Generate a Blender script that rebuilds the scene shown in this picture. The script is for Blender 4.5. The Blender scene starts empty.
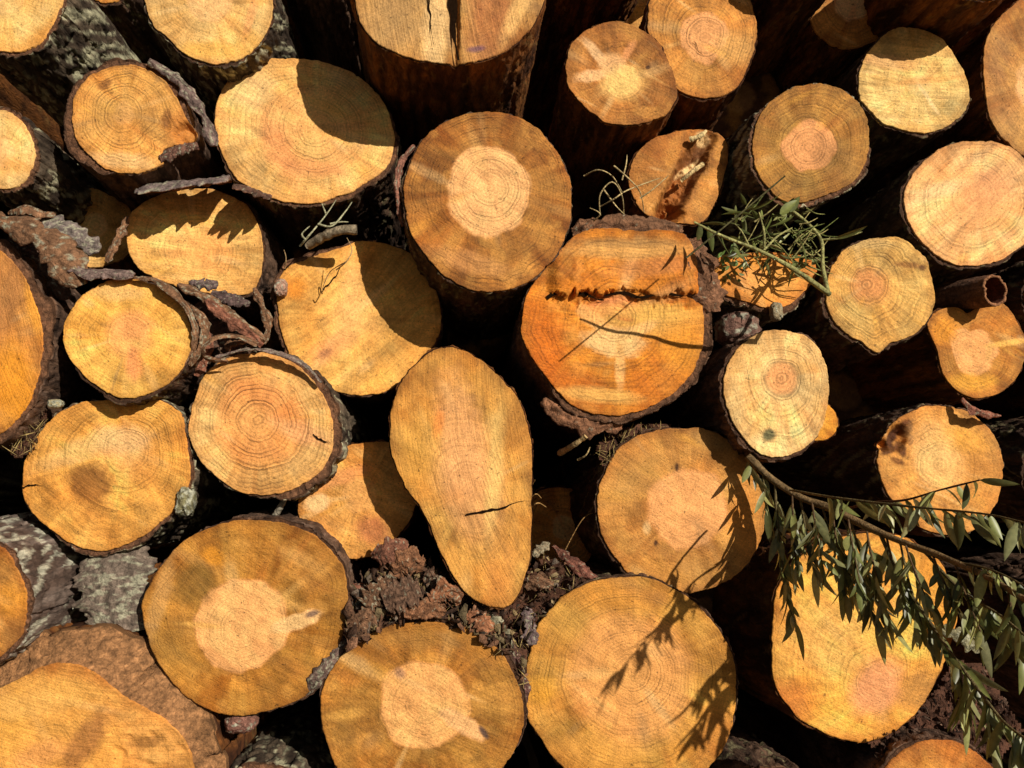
import bpy, math, random
import numpy as np
from mathutils import Vector, Matrix, Euler
random.seed(7); RNG = np.random.default_rng(7)
scene = bpy.context.scene
COL = scene.collection

# ------------------------------------------------------------------ camera
FPX = 850.0; D0 = 1.75; CAMZ = 1.38
yaw = math.atan(62/FPX); pitch = math.atan(116/FPX)
cam_d = bpy.data.cameras.new('camera'); cam = bpy.data.objects.new('camera', cam_d); COL.objects.link(cam)
cam.location = (0, 0, CAMZ); cam.rotation_euler = (math.pi/2+pitch, 0, -yaw)
cam_d.sensor_width = 36; cam_d.lens = 36*FPX/1024; cam_d.clip_end = 2000; cam_d.clip_start = 0.02
scene.camera = cam
RM = np.array(Euler((math.pi/2+pitch, 0, -yaw)).to_matrix())
C0 = np.array([0, 0, CAMZ])
def ray(px, py):
    px = np.asarray(px, float); py = np.asarray(py, float)
    v = np.stack([(px-512)/FPX, (384-py)/FPX, -np.ones_like(px)], -1)
    return v @ RM.T
def at(px, py, yo):                       # a picture point at depth yo behind the mean plane of the cut ends
    r = ray(px, py); y = D0+np.asarray(yo, float)
    return C0 + r*(y/r[..., 1])[..., None]

# ------------------------------------------------------------------ numpy noise
def _h(i, j, k, s):
    n = (i*374761393 + j*668265263 + k*1274126177 + s*362437) & 0xffffffff
    n = ((n ^ (n >> 13))*1274126177) & 0xffffffff
    n = ((n ^ (n >> 16))*2246822519) & 0xffffffff
    return ((n ^ (n >> 15)) & 0xffff)/65535.0
def vn(x, y, z=0.0, s=0):
    x, y, z = np.broadcast_arrays(np.asarray(x, float), np.asarray(y, float), np.asarray(z, float))
    xi = np.floor(x).astype(np.int64); yi = np.floor(y).astype(np.int64); zi = np.floor(z).astype(np.int64)
    fx, fy, fz = x-xi, y-yi, z-zi
    fx = fx*fx*(3-2*fx); fy = fy*fy*(3-2*fy); fz = fz*fz*(3-2*fz)
    r = 0
    for a in (0, 1):
        for b in (0, 1):
            for c in (0, 1):
                w = (fx if a else 1-fx)*(fy if b else 1-fy)*(fz if c else 1-fz)
                r = r + w*_h(xi+a, yi+b, zi+c, s)
    return r
def fbm(x, y, z=0.0, s=0, o=4):
    r = 0; a = .5; t = 0
    for k in range(o):
        r = r + a*vn(x*2**k+k*7.3, y*2**k+k*3.1, np.asarray(z)*2**k, s+k*17); t += a; a *= .5
    return r/t
def sstep(a, b, x):
    t = np.clip((x-a)/(b-a), 0, 1); return t*t*(3-2*t)
def lin(c):
    c = np.asarray(c, float)/255.0
    return np.where(c <= .04045, c/12.92, ((c+.055)/1.055)**2.4)
KA = 0.95                                 # sunlit appearance -> base colour

# ------------------------------------------------------------------ materials
def mat(name):
    m = bpy.data.materials.new(name); m.use_nodes = True
    nt = m.node_tree; b = nt.nodes['Principled BSDF']
    return m, nt, b
def N(nt, t, **k):
    n = nt.nodes.new(t)
    for a, v in k.items():
        if a == 'inp':
            for q, w in v.items(): n.inputs[q].default_value = w
        else: setattr(n, a, v)
    return n
def L(nt, a, b): nt.links.new(a, b)
def mth(nt, op, a, b=None, c=None):
    n = N(nt, 'ShaderNodeMath', operation=op)
    for i, v in enumerate((a, b, c)):
        if v is None: continue
        if isinstance(v, (int, float)): n.inputs[i].default_value = v
        else: L(nt, v, n.inputs[i])
    return n.outputs[0]
def mrange(nt, v, a, b, c, d):
    n = N(nt, 'ShaderNodeMapRange'); L(nt, v, n.inputs[0])
    for i, q in enumerate((a, b, c, d)): n.inputs[i+1].default_value = q
    return n.outputs[0]
def scalecol(nt, col, f):
    n = N(nt, 'ShaderNodeVectorMath', operation='SCALE'); L(nt, col, n.inputs[0]); L(nt, f, n.inputs['Scale']); return n.outputs[0]
def noise(nt, vec, scale, detail=3, rough=.55):
    n = N(nt, 'ShaderNodeTexNoise'); L(nt, vec, n.inputs['Vector']); n.inputs['Scale'].default_value = scale
    n.inputs['Detail'].default_value = detail; n.inputs['Roughness'].default_value = rough; return n.outputs['Fac']
def attr(nt, nm, out='Vector'):
    return N(nt, 'ShaderNodeAttribute', attribute_name=nm).outputs[out]

def wood_mat():
    m, nt, b = mat('cut_end_grain')
    tint = attr(nt, 'tint', 'Color'); rd = attr(nt, 'ringd', 'Fac'); rk = attr(nt, 'ringk', 'Fac'); sv = attr(nt, 'sawv'); sk = attr(nt, 'sawk', 'Fac')
    gc = attr(nt, 'gco')
    # growth rings (late wood lines), faded in patches
    w = mth(nt, 'ADD', rd, mrange(nt, noise(nt, gc, .045, 3), 0, 1, -1.0, 1.0))
    n1 = N(nt, 'ShaderNodeTexNoise', noise_dimensions='1D'); L(nt, mth(nt, 'MULTIPLY', w, 3.0), n1.inputs['W']); n1.inputs['Scale'].default_value = 1; n1.inputs['Detail'].default_value = 2; n1.inputs['Roughness'].default_value = .6
    ln = mth(nt, 'ADD', mrange(nt, n1.outputs['Fac'], .42, .74, 0, .6), mrange(nt, mth(nt, 'SINE', mth(nt, 'MULTIPLY', w, 6.2832)), -.4, 1, 0, .62))
    ry = noise(nt, attr(nt, 'rayv'), 1.0, 3, .6); fade = mrange(nt, rd, 1.5, 5, 0, 1)
    f5 = mth(nt, 'ADD', 1.0, mth(nt, 'MULTIPLY', mth(nt, 'SUBTRACT', ry, .5), mth(nt, 'MULTIPLY', fade, .62)))
    w2 = mth(nt, 'MULTIPLY', w, .27); wide = mrange(nt, mth(nt, 'SINE', mth(nt, 'MULTIPLY', w2, 6.2832)), -1, 1, .35, 1)
    patch = mrange(nt, noise(nt, gc, .022, 2), .35, .65, .5, 1.6)
    rf = mth(nt, 'MULTIPLY', mth(nt, 'MULTIPLY', ln, rk), mth(nt, 'MULTIPLY', wide, patch))
    f1 = mth(nt, 'SUBTRACT', 1.05, mth(nt, 'MULTIPLY', rf, 1.2))
    # saw tooth streaks
    s1 = noise(nt, sv, 1.0, 4, .65); f2 = mth(nt, 'ADD', 1.0, mth(nt, 'MULTIPLY', mth(nt, 'SUBTRACT', s1, .5), mth(nt, 'MULTIPLY', sk, .95)))
    # pores and rough torn fibre
    fine = noise(nt, gc, .55, 4, .7); f3 = mrange(nt, fine, .3, .7, .70, 1.24)
    mid = noise(nt, gc, .09, 4, .6); f4 = mrange(nt, mid, .3, .7, .87, 1.09)
    speck = mrange(nt, noise(nt, gc, .30, 2, .5), .67, .73, 1, .45)
    f = mth(nt, 'MULTIPLY', mth(nt, 'MULTIPLY', mth(nt, 'MULTIPLY', f1, f2), mth(nt, 'MULTIPLY', f3, f4)), mth(nt, 'MULTIPLY', f5, mth(nt, 'MULTIPLY', speck, 1.04)))
    c = scalecol(nt, tint, f)
    # saturation shift: darker = more orange
    L(nt, c, b.inputs['Base Color']); b.inputs['Roughness'].default_value = .72; b.inputs['Specular IOR Level'].default_value = .25
    h = mth(nt, 'ADD', mth(nt, 'MULTIPLY', s1, mth(nt, 'MULTIPLY', sk, 1.1)), mth(nt, 'ADD', mth(nt, 'MULTIPLY', fine, .8), mth(nt, 'MULTIPLY', rf, -.5)))
    bp = N(nt, 'ShaderNodeBump'); bp.inputs['Strength'].default_value = .8; bp.inputs['Distance'].default_value = .0032
    L(nt, h, bp.inputs['Height']); L(nt, bp.outputs[0], b.inputs['Normal'])
    return m
def bark_mat():
    m, nt, b = mat('bark')
    tint = attr(nt, 'tint', 'Color'); bc = attr(nt, 'bco')
    n1 = noise(nt, bc, 60, 5, .7); n2 = noise(nt, bc, 220, 4, .7)
    vo = N(nt, 'ShaderNodeTexVoronoi', feature='DISTANCE_TO_EDGE'); L(nt, bc, vo.inputs['Vector']); vo.inputs['Scale'].default_value = 45
    cr = mrange(nt, vo.outputs['Distance'], 0, .10, .74, 1)
    f = mth(nt, 'MULTIPLY', mrange(nt, n1, .3, .7, .45, 1.35), mth(nt, 'MULTIPLY', mrange(nt, n2, .3, .7, .6, 1.35), cr))
    L(nt, scalecol(nt, tint, f), b.inputs['Base Color']); b.inputs['Roughness'].default_value = .85; b.inputs['Specular IOR Level'].default_value = .2
    h = mth(nt, 'ADD', mth(nt, 'MULTIPLY', n1, 1.0), mth(nt, 'ADD', mth(nt, 'MULTIPLY', n2, .5), mth(nt, 'MULTIPLY', cr, .5)))
    bp = N(nt, 'ShaderNodeBump'); bp.inputs['Strength'].default_value = .9; bp.inputs['Distance'].default_value = .006
    L(nt, h, bp.inputs['Height']); L(nt, bp.outputs[0], b.inputs['Normal'])
    return m
def simple_mat(name, c, rough=.8, sc=300, amt=.35):
    m, nt, b = mat(name); tc = N(nt, 'ShaderNodeTexCoord').outputs['Object']
    rgb = N(nt, 'ShaderNodeRGB'); rgb.outputs[0].default_value = (*c, 1)
    f = mrange(nt, noise(nt, tc, sc, 4), .3, .7, 1-amt, 1+amt)
    L(nt, scalecol(nt, rgb.outputs[0], f), b.inputs['Base Color']); b.inputs['Roughness'].default_value = rough
    return m
def leaf_mat():
    m, nt, b = mat('leaf'); tint = attr(nt, 'tint', 'Color'); tc = N(nt, 'ShaderNodeTexCoord').outputs['Object']
    f = mrange(nt, noise(nt, tc, 150, 3), .3, .7, .8, 1.2)
    cl = scalecol(nt, tint, f); L(nt, cl, b.inputs['Base Color']); b.inputs['Roughness'].default_value = .42; b.inputs['Specular IOR Level'].default_value = .5
    tr = N(nt, 'ShaderNodeBsdfTranslucent'); L(nt, cl, tr.inputs[0]); mx = N(nt, 'ShaderNodeMixShader'); mx.inputs[0].default_value = .28
    L(nt, b.outputs[0], mx.inputs[1]); L(nt, tr.outputs[0], mx.inputs[2]); L(nt, mx.outputs[0], nt.nodes['Material Output'].inputs[0])
    return m
WOOD = wood_mat(); BARK = bark_mat(); LEAF = leaf_mat()
CRACK = simple_mat('crack_dark', (.012, .006, .003), 1.0); CRACK.node_tree.nodes['Principled BSDF'].inputs['Specular IOR Level'].default_value = 0
EARTH = simple_mat('earth', (.06, .038, .022), .95, 9, .5)

# ------------------------------------------------------------------ mesh helpers
def mk(name, V, F, m, parent=None, loc=None, smooth=True, attrs=None):
    V = np.asarray(V, float)
    if parent is not None: o0 = np.array(parent['_w'])
    else: o0 = V.mean(0) if loc is None else np.array(loc)
    me = bpy.data.meshes.new(name)
    V2 = (V-o0).astype(np.float32)
    F = np.asarray(F, np.int32)
    me.vertices.add(len(V2)); me.vertices.foreach_set('co', V2.ravel())
    k = F.shape[1]
    me.loops.add(F.size); me.loops.foreach_set('vertex_index', F.ravel())
    me.polygons.add(len(F)); me.polygons.foreach_set('loop_start', np.arange(0, F.size, k, dtype=np.int32))
    me.polygons.foreach_set('loop_total', np.full(len(F), k, np.int32))
    me.update(calc_edges=True); me.validate(); me.materials.append(m)
    if smooth: me.polygons.foreach_set('use_smooth', np.ones(len(me.polygons), bool))
    for nm, a in (attrs or {}).items():
        a = np.asarray(a, np.float32)
        if a.ndim == 1:
            at_ = me.attributes.new(nm, 'FLOAT', 'POINT'); at_.data.foreach_set('value', a)
        elif nm == 'tint':
            at_ = me.attributes.new(nm, 'FLOAT_COLOR', 'POINT'); at_.data.foreach_set('color', np.concatenate([a, np.ones((len(a), 1), np.float32)], 1).ravel())
        else:
            at_ = me.attributes.new(nm, 'FLOAT_VECTOR', 'POINT'); at_.data.foreach_set('vector', a.ravel())
    o = bpy.data.objects.new(name, me); COL.objects.link(o)
    if parent is not None: o.parent = parent
    else: o.location = o0
    o['_w'] = list(map(float, o0))
    return o
def tag(o, label, cat, group=None):
    o['label'] = label; o['category'] = cat
    if group: o['group'] = group
def thing(name, label, cat, loc, group=None):
    e = bpy.data.objects.new(name, None); COL.objects.link(e); e.location = loc; e.empty_display_size = .05
    e['_w'] = list(map(float, loc)); tag(e, label, cat, group); return e
def grid_faces(nr, nc, wrap=True, off=0):
    r = np.arange(nr-1)[:, None]; c = np.arange(nc if wrap else nc-1)[None, :]; c2 = (c+1) % nc
    a = r*nc+c; b = r*nc+c2; d = (r+1)*nc+c; e = (r+1)*nc+c2
    return np.stack([a, b, e, d], -1).reshape(-1, 4)+off
def crom(P, n, closed=True):
    P = np.asarray(P, float); m = len(P)
    if closed: idx = lambda i: i % m; S = m
    else: idx = lambda i: np.clip(i, 0, m-1); S = m-1
    t = np.arange(n*4)/(n*4)*S if closed else np.linspace(0, S-1e-9, n*4)
    i = np.floor(t).astype(int); f = (t-i)[:, None]
    p0, p1, p2, p3 = P[idx(i-1)], P[idx(i)], P[idx(i+1)], P[idx(i+2)]
    Q = .5*((2*p1)+(-p0+p2)*f+(2*p0-5*p1+4*p2-p3)*f*f+(-p0+3*p1-3*p2+p3)*f**3)
    if closed: QQ = np.vstack([Q, Q[:1]])
    else: QQ = Q
    d = np.r_[0, np.cumsum(np.linalg.norm(np.diff(QQ, axis=0), axis=1))]
    s = np.linspace(0, d[-1], n+1)[:-1] if closed else np.linspace(0, d[-1], n)
    return np.stack([np.interp(s, d, QQ[:, k]) for k in range(P.shape[1])], 1)
def circ(cx, cy, rx, ry=None, n=14, wob=.05, seed=0):
    r = random.Random(seed*31+int(cx)*7+int(cy)); ry = ry or rx; ph = [r.uniform(0, 6.28) for _ in range(3)]
    return [(cx+rx*(1+wob*math.sin(2*a+ph[0])+wob*.6*math.sin(3*a+ph[1])+wob*.4*math.sin(5*a+ph[2]))*math.cos(a),
             cy+ry*(1+wob*math.sin(2*a+ph[0])+wob*.6*math.sin(3*a+ph[1])+wob*.4*math.sin(5*a+ph[2]))*math.sin(a)) for a in [2*math.pi*i/n for i in range(n)]]

# ------------------------------------------------------------------ palettes (sunlit appearance, sRGB)
PALE = (248, 194, 116); HONEY = (232, 164, 80); OCHRE = (176, 116, 42); ORANGE = (226, 142, 44); TAN = (208, 148, 78)
PINK = (250, 188, 122); SALMON = (226, 142, 84); DKBR = (140, 88, 42); CREAM = (250, 206, 140); GREY = (120, 98, 68)
BK = {  # bark: base, second, lichen, lichen amount, roughness (m), stripped?
 'strip': ((150, 92, 42), (84, 48, 24), (150, 110, 60), .05, .006),
 'rough': ((112, 84, 64), (66, 46, 34), (150, 138, 100), .18, .008),
 'scaly': ((130, 98, 76), (80, 58, 44), (150, 120, 100), .10, .007),
 'lichen': ((116, 98, 78), (64, 50, 38), (204, 196, 158), .36, .009),
 'grey': ((150, 130, 116), (98, 78, 66), (214, 208, 180), .42, .007),
}
LOGS = {}
def barktint(bt, u, v, seed, dist):
    base, sec, li, amt, rg = BK[bt]
    a = fbm(u*30, v*9, dist, seed, 4)[..., None]
    c = lin(sec)*(1-sstep(.35, .65, a))+lin(base)*sstep(.35, .65, a)
    l = sstep(.66-amt*.3, .72-amt*.3, fbm(u*55, v*45, 3.3, seed+5, 4))[..., None]
    c = c*(1-l*.85)+lin(li)*l*.85
    return c*.8
def build_log(key, pts, yo, label, bt='strip', t=2, pith=None, hr=.4, sap=OCHRE, heart=PINK, hk=.9, soft=.07, ring=.22, rsp=4.0, saw=30, sawk=.5,
              marks=(), dents=(), streak=.5, tilt=None, axis=None, n=240, m=76, length=2.5, jag=.9, ba=None, bw=.3, ringcol=None, slope=0.0, cracks=(), rim=.35, step=None, grow=-.015, group='cut logs in the pile', thinbark=None):
    seed = sum(ord(c)*(i+3) for i, c in enumerate(key)); r = random.Random(seed)
    if tilt is None: tilt = (r.uniform(-.10, .10), r.uniform(-.10, .10))
    if axis is None: axis = (r.uniform(-.03, .03), r.uniform(-.02, .02))
    O = crom(pts, n)
    c = O.mean(0)
    ang = np.arange(n)/n*2*math.pi
    rad = O-c; rl = np.linalg.norm(rad, axis=1)
    jn = (fbm(np.cos(ang)*rl/5, np.sin(ang)*rl/5, 0, seed, 3)-.5)*2*jag
    jn = jn+(fbm(np.cos(ang)*rl/16, np.sin(ang)*rl/16, 0, seed+50, 2)-.5)*3.4*min(jag, 1.2)-np.clip(fbm(np.cos(ang)*rl/3.2, np.sin(ang)*rl/3.2, 4, seed+51, 2)-.66, 0, 1)*5*jag
    O = O+rad/rl[:, None]*jn[:, None]
    tt = np.linspace(0, 1, m)**.85
    P = c+tt[:, None, None]*(O-c)[None]         # m x n x 2
    X, Y = P[..., 0], P[..., 1]
    # ---- colour of the cut end
    if pith is None: pith = (c[0]+r.uniform(-5, 5), c[1]+r.uniform(-5, 5))
    pith = np.array(pith, float); dv = O-pith; oa = np.arctan2(dv[:, 1], dv[:, 0]); orr = np.hypot(dv[:, 0], dv[:, 1])
    so = np.argsort(oa); oa = oa[so]; orr = orr[so]
    th = np.arctan2(Y-pith[1], X-pith[0]); d = np.hypot(X-pith[0], Y-pith[1])
    R = np.interp(th, oa, orr, period=2*math.pi); Rm = orr.mean()
    q = np.clip(d/np.maximum(R, 1), 0, 1.2)
    wx = (fbm(X/22, Y/22, 0, seed+1)-.5); rho = d*((1-q)+q*Rm/R)
    rho = rho+wx*7*q
    cx, cy = np.cos(th), np.sin(th)
    hrr = hr*Rm*(1+.35*(fbm(cx*1.3+5, cy*1.3+5, 0, seed+2, 3)-.5))
    hm = 1-sstep(-soft*Rm*.5, soft*Rm*.5, rho-hrr+(fbm(X/9, Y/9, 0, seed+3)-.5)*5)
    big = fbm(X/38, Y/38, 0, seed+4, 4); med = fbm(X/13, Y/13, 0, seed+6, 4)
    S = np.ones(X.shape+(3,))*lin(sap)*np.array([1, r.uniform(.96, 1.02), r.uniform(.88, 1.08)])*r.uniform(.92, 1.06)
    sa0 = math.radians(saw); al0 = X*math.cos(sa0)+Y*math.sin(sa0); ac0 = -X*math.sin(sa0)+Y*math.cos(sa0)
    srk = fbm(al0*.02, ac0*.13, 0, seed+62, 4)-.5
    S = S*(1+(big-.5)*.9)[..., None]*(1+(med-.5)*.4)[..., None]*(1+srk*.7*min(saw and sawk+.2, 1))[..., None]
    hue = (fbm(X/26+70, Y/26, 0, seed+60, 4)-.5)[..., None]; S = S*(1+hue*np.array([.05, -.3, -.7]))
    stv = fbm(cx*3.2+9, cy*3.2+9, d/90, seed+7, 3); stv2 = vn(cx*16+9, cy*16+9, d/60, seed+8)
    dk = np.clip(sstep(.47, .60, stv)*streak*1.15*sstep(.2, .7, q)+(stv2-.5)*.42*sstep(.1, .5, q)+(vn(cx*34+9, cy*34+9, d/45, seed+61)-.5)*.3*sstep(.15, .5, q), -.25, 1)[..., None]
    S = S*(1-dk)+S*np.array([.60, .46, .26])*dk
    hi = (sstep(.54, .72, fbm(X/16+40, Y/16, 0, seed+9, 4))*.26)[..., None]
    S = S*(1-hi)+lin((244, 176, 84))*hi
    Hc = np.ones(X.shape+(3,))*lin(heart)*(1.10 if hk >= .85 else 1.05)*(1+(med-.5)*.28)[..., None]*(1+(stv-.5)*.2)[..., None]
    T = S*(1-hm[..., None]*hk)+Hc*hm[..., None]*hk
    # darker ring along the heart edge
    pr = (np.exp(-((rho-hrr*.98)/(2.2))**2)*.22*hk*(hm*(1-hm)*4+.3))[..., None]
    T = T*(1-pr)+T*np.array([.8, .62, .45])*pr
    # rim darkening
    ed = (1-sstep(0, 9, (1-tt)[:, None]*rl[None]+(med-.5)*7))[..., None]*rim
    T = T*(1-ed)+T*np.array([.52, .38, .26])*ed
    tp = (sstep(.2, .95, -(Y-c[1])/(np.ptp(O[:, 1])/2))*.22*q)[..., None]; T = T*(1-tp)+T*np.array([.78, .64, .44])*tp   # browner towards the top
    nz = (fbm(X/7, Y/7, 0, seed+11, 3)-.5)
    auto = []
    if n > 150:
        RC_ = [(252, 208, 140), (240, 172, 66), (136, 90, 44), (150, 122, 84), (250, 196, 116), (196, 112, 44), (120, 84, 44)]
        for _ in range(16):
            a_ = r.uniform(0, 6.283); f_ = r.uniform(.3, 1.0); jx = int(a_/6.283*n) % n; px_, py_ = c+(O[jx]-c)*f_
            rd_ = math.degrees(math.atan2(py_-pith[1], px_-pith[0])); ro = rd_ if r.random() < .6 else saw+r.uniform(-8, 8)
            auto.append((px_, py_, r.uniform(6, 26)*Rm/80, r.uniform(1.2, 6)*Rm/80, ro, r.choice(RC_), r.uniform(.15, .36), r.uniform(.5, .95)))
    for (ex, ey, rx, ry, rot, col, st, sf) in auto+list(marks):
        a = math.radians(rot); ux = (X-ex)*math.cos(a)+(Y-ey)*math.sin(a); uy = -(X-ex)*math.sin(a)+(Y-ey)*math.cos(a)
        e = np.sqrt((ux/rx)**2+(uy/ry)**2)+nz*.45
        w = ((1-sstep(1-sf, 1+sf, e))*st)[..., None]
        T = T*(1-w)+lin(col)*w
    T = np.clip(T*KA, .004, .84)
    # ---- into the place
    cc = at(c[0], c[1], yo)
    def place(PX, PY, back=0.0):
        rr = ray(PX, PY)                       # tilted plane through cc
        nv = np.array([-tilt[0], 1, -tilt[1]]); k = ((cc-C0)@nv)/(rr@nv)
        q_ = C0+rr*k[..., None]; q_[..., 1] += back
        return q_
    W = place(X, Y)
    W[..., 1] += (fbm(X/18, Y/18, 0, seed+12, 3)-.5)*.008*sstep(0, .3, 1-tt)[:, None]
    if step:  W[..., 1] += step(X, Y, nz)
    for (ex, ey, rx, ry, rot, dep) in dents:
        a = math.radians(rot); ux = (X-ex)*math.cos(a)+(Y-ey)*math.sin(a); uy = -(X-ex)*math.sin(a)+(Y-ey)*math.cos(a)
        e = np.sqrt((ux/rx)**2+(uy/ry)**2)+nz*.5; W[..., 1] += dep*(1-sstep(.5, 1.2, e))*(1+nz*.8)
    root = thing('log', label, 'log', cc, group)
    # skirt behind the cut edge
    edge = W[-1]; ctr = W[0, 0]
    sk_ = edge.copy(); sk_[:, 1] += .012
    V = np.concatenate([W.reshape(-1, 3), sk_]); F = grid_faces(m+1, n)
    F = F[:, ::-1]
    sa = math.radians(saw); al = X*math.cos(sa)+Y*math.sin(sa); ac = -X*math.sin(sa)+Y*math.cos(sa)+((al-al.mean())**2)*.0012
    ext = lambda a: np.concatenate([a.reshape(-1, *a.shape[2:]), a[-1]])
    A = dict(tint=ext(T), rayv=ext(np.stack([cx*26, cy*26, d*.03+seed], -1)), ringd=ext(rho/rsp), ringk=np.full(len(V), ring), sawk=np.full(len(V), sawk),
             sawv=ext(np.stack([al*.018, ac*.42, np.full_like(al, seed*.37)], -1)), gco=ext(np.stack([X, Y, np.full_like(X, seed*1.7)], -1)))
    mk('cut_face', V, F, WOOD, root, attrs=A)
    # ---- bark / stem
    base, sec, li, amt, rg = BK[bt]
    E = W[-1]; tang = np.roll(E, -1, 0)-np.roll(E, 1, 0); nrm = np.stack([-tang[:, 2], np.zeros(n), tang[:, 0]], 1)
    nrm /= np.linalg.norm(nrm, axis=1)[:, None]
    if ((E-ctr)*nrm).sum() < 0: nrm = -nrm
    tm = t/486*(1+.9*(fbm(np.cos(ang)*2.5+3, np.sin(ang)*2.5, 0, seed+20, 3)-.5)*2)
    if ba is not None:
        pa = np.arctan2(rad[:, 1], rad[:, 0])-math.radians(ba); tm = tm*(.06+.94*sstep(-.25, .35, np.cos(pa)-bw+.35*(fbm(np.cos(ang)*4, np.sin(ang)*4, 9, seed+24)-.5)))
    jg = (fbm(np.cos(ang)*22, np.sin(ang)*22, 0, seed+21, 3)-.5)
    sl = [0.0025, .004, .006]+list(np.arange(.012, .30, .008))+list(np.arange(.31, .8, .03))+list(np.arange(.85, length, .15))+[length]
    sl = np.array(sl); per = np.r_[0, np.cumsum(np.linalg.norm(np.diff(E, axis=0), axis=1))]
    U = np.broadcast_to(per[None], (len(sl), n)); Sg = np.broadcast_to(sl[:, None], (len(sl), n))
    Rw = per[-1]/6.283
    nx, ny = np.cos(ang)[None]*Rw, np.sin(ang)[None]*Rw
    ax = np.array([axis[0], 1, axis[1]])
    dsp = (fbm(nx*45, ny*45, Sg*14, seed+30, 4)-.42)*2*rg + (fbm(nx*130, ny*130, Sg*60, seed+31, 3)-.5)*rg*.9
    plate = (np.abs(fbm(nx*28, ny*28, Sg*22, seed+32, 3)-.5)); dsp = dsp-rg*1.1*(1-sstep(0, .05, plate))
    kk = np.array([0, .7, 1]+[1]*(len(sl)-3))[:, None]
    off = (np.maximum(tm[None]*1.0, .0004)+dsp*kk+jg[None]*rg*.6)
    off = np.maximum(off, -.0015)
    B = E[None]+(E-ctr)[None]*(grow*sl)[:, None, None]+ax[None, None]*Sg[..., None]+nrm[None]*off[..., None]
    B[0, :, 1] = E[:, 1]+.0035+np.clip(jg, -.3, .3)*rg*.5
    B[0, :, 1] += np.maximum(tm, 0)*slope; B[1:, :, 1] += (np.maximum(tm, 0)*slope)[None]
    NR = 14 if slope else 6; fr = np.linspace(0, 1, NR)[:-1]
    in0 = E-nrm*.003; in0[:, 1] += .004
    front = []
    for q_, f_ in enumerate(fr):
        p_ = in0*(1-f_)+B[0]*f_
        if q_: p_[:, 1] += (fbm(p_[:, 0]*260, p_[:, 2]*260, 0, seed+22, 3)-.5)*min(.012, .003+t*.0011)+.001
        front.append(p_)
    front = np.array(front)
    end = ctr[None]+ax*length+0*E
    VB = np.concatenate([front.reshape(-1, 3), B.reshape(-1, 3), end]); FB = grid_faces(len(sl)+NR, n)
    bt_ = barktint(bt, (nx**1)*2, Sg+ny*2, seed+40, ny*30)
    ringc = lin(ringcol if ringcol else (122, 84, 58) if bt != 'strip' else (104, 60, 30))*.8*(1+jg[:, None]*.8)
    fz = fbm(front[..., 0]*170, front[..., 2]*170, 0, seed+23, 4)[..., None]; rdk = .55 if t < 3.5 else 1.0
    TF = (ringc[None]*(.25+1.5*fz)*rdk).reshape(-1, 3); ringc = ringc*rdk
    TB = np.concatenate([TF, ringc, bt_[1:].reshape(-1, 3), ringc*.6])
    bco = np.concatenate([front.reshape(-1, 3)*1.2]+[np.stack([nx+0*Sg, ny+0*Sg, Sg*.35+seed*.1], -1).reshape(-1, 3), np.stack([nx[0], ny[0], np.full(n, .9+seed*.1)], 1)])
    mk('stripped_side' if bt == 'strip' else 'bark', VB, FB, BARK, root, attrs=dict(tint=np.clip(TB, .003, .8), bco=bco))
    for (cp, w) in cracks:
        Q = crom(cp, 26, False); tg = np.gradient(Q, axis=0); nn = np.stack([-tg[:, 1], tg[:, 0]], 1); nn /= np.linalg.norm(nn, axis=1)[:, None]+1e-9
        s_ = np.linspace(0, 1, 26); ww = w*(.25+.75*np.sin(np.clip(s_*1.1+.1, 0, 1)*math.pi)**.6)*(.6+.8*vn(s_*14, 0, 0, seed))/2
        Q = Q+nn*((vn(s_*9, 5, 0, seed)-.5)*2.2)[:, None]
        A_ = place(Q[:, 0]+nn[:, 0]*ww, Q[:, 1]+nn[:, 1]*ww, -.0035); B_ = place(Q[:, 0]-nn[:, 0]*ww, Q[:, 1]-nn[:, 1]*ww, -.0035)
        mk('crack', np.concatenate([A_, B_]), grid_faces(2, 26, False), CRACK, root, smooth=False)
    LOGS[key] = root
    return root
BA = {'bottomleft': (-48, 0.0), 'torn': (45, 0.1), 'redrings': (10, 0.25), 'smallpink': (60, 0.0), 'halfshade': (80, 0.1), 'ringed': (120, 0.0), 'darkring': (170, 0.5), 'twoshade': (190, 0.2), 'ragbark': (230, -0.5), 'knotright': (-20, 0.2), 'knotheart': (-80, 0.0), 'leafshadow': (-40, 0.3), 'wedge': (50, 0.2), 'greenspot': (150, -0.1), 'speckled': (110, -0.3), 'top2': (60, -0.2), 'tl': (50, -0.2), 'slabshade': (20, 0.2), 'undertwigs': (90, 0.2), 'pinkright': (120, -0.2), 'sandy': (100, -0.1), 'midright': (200, 0.4)}
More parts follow.
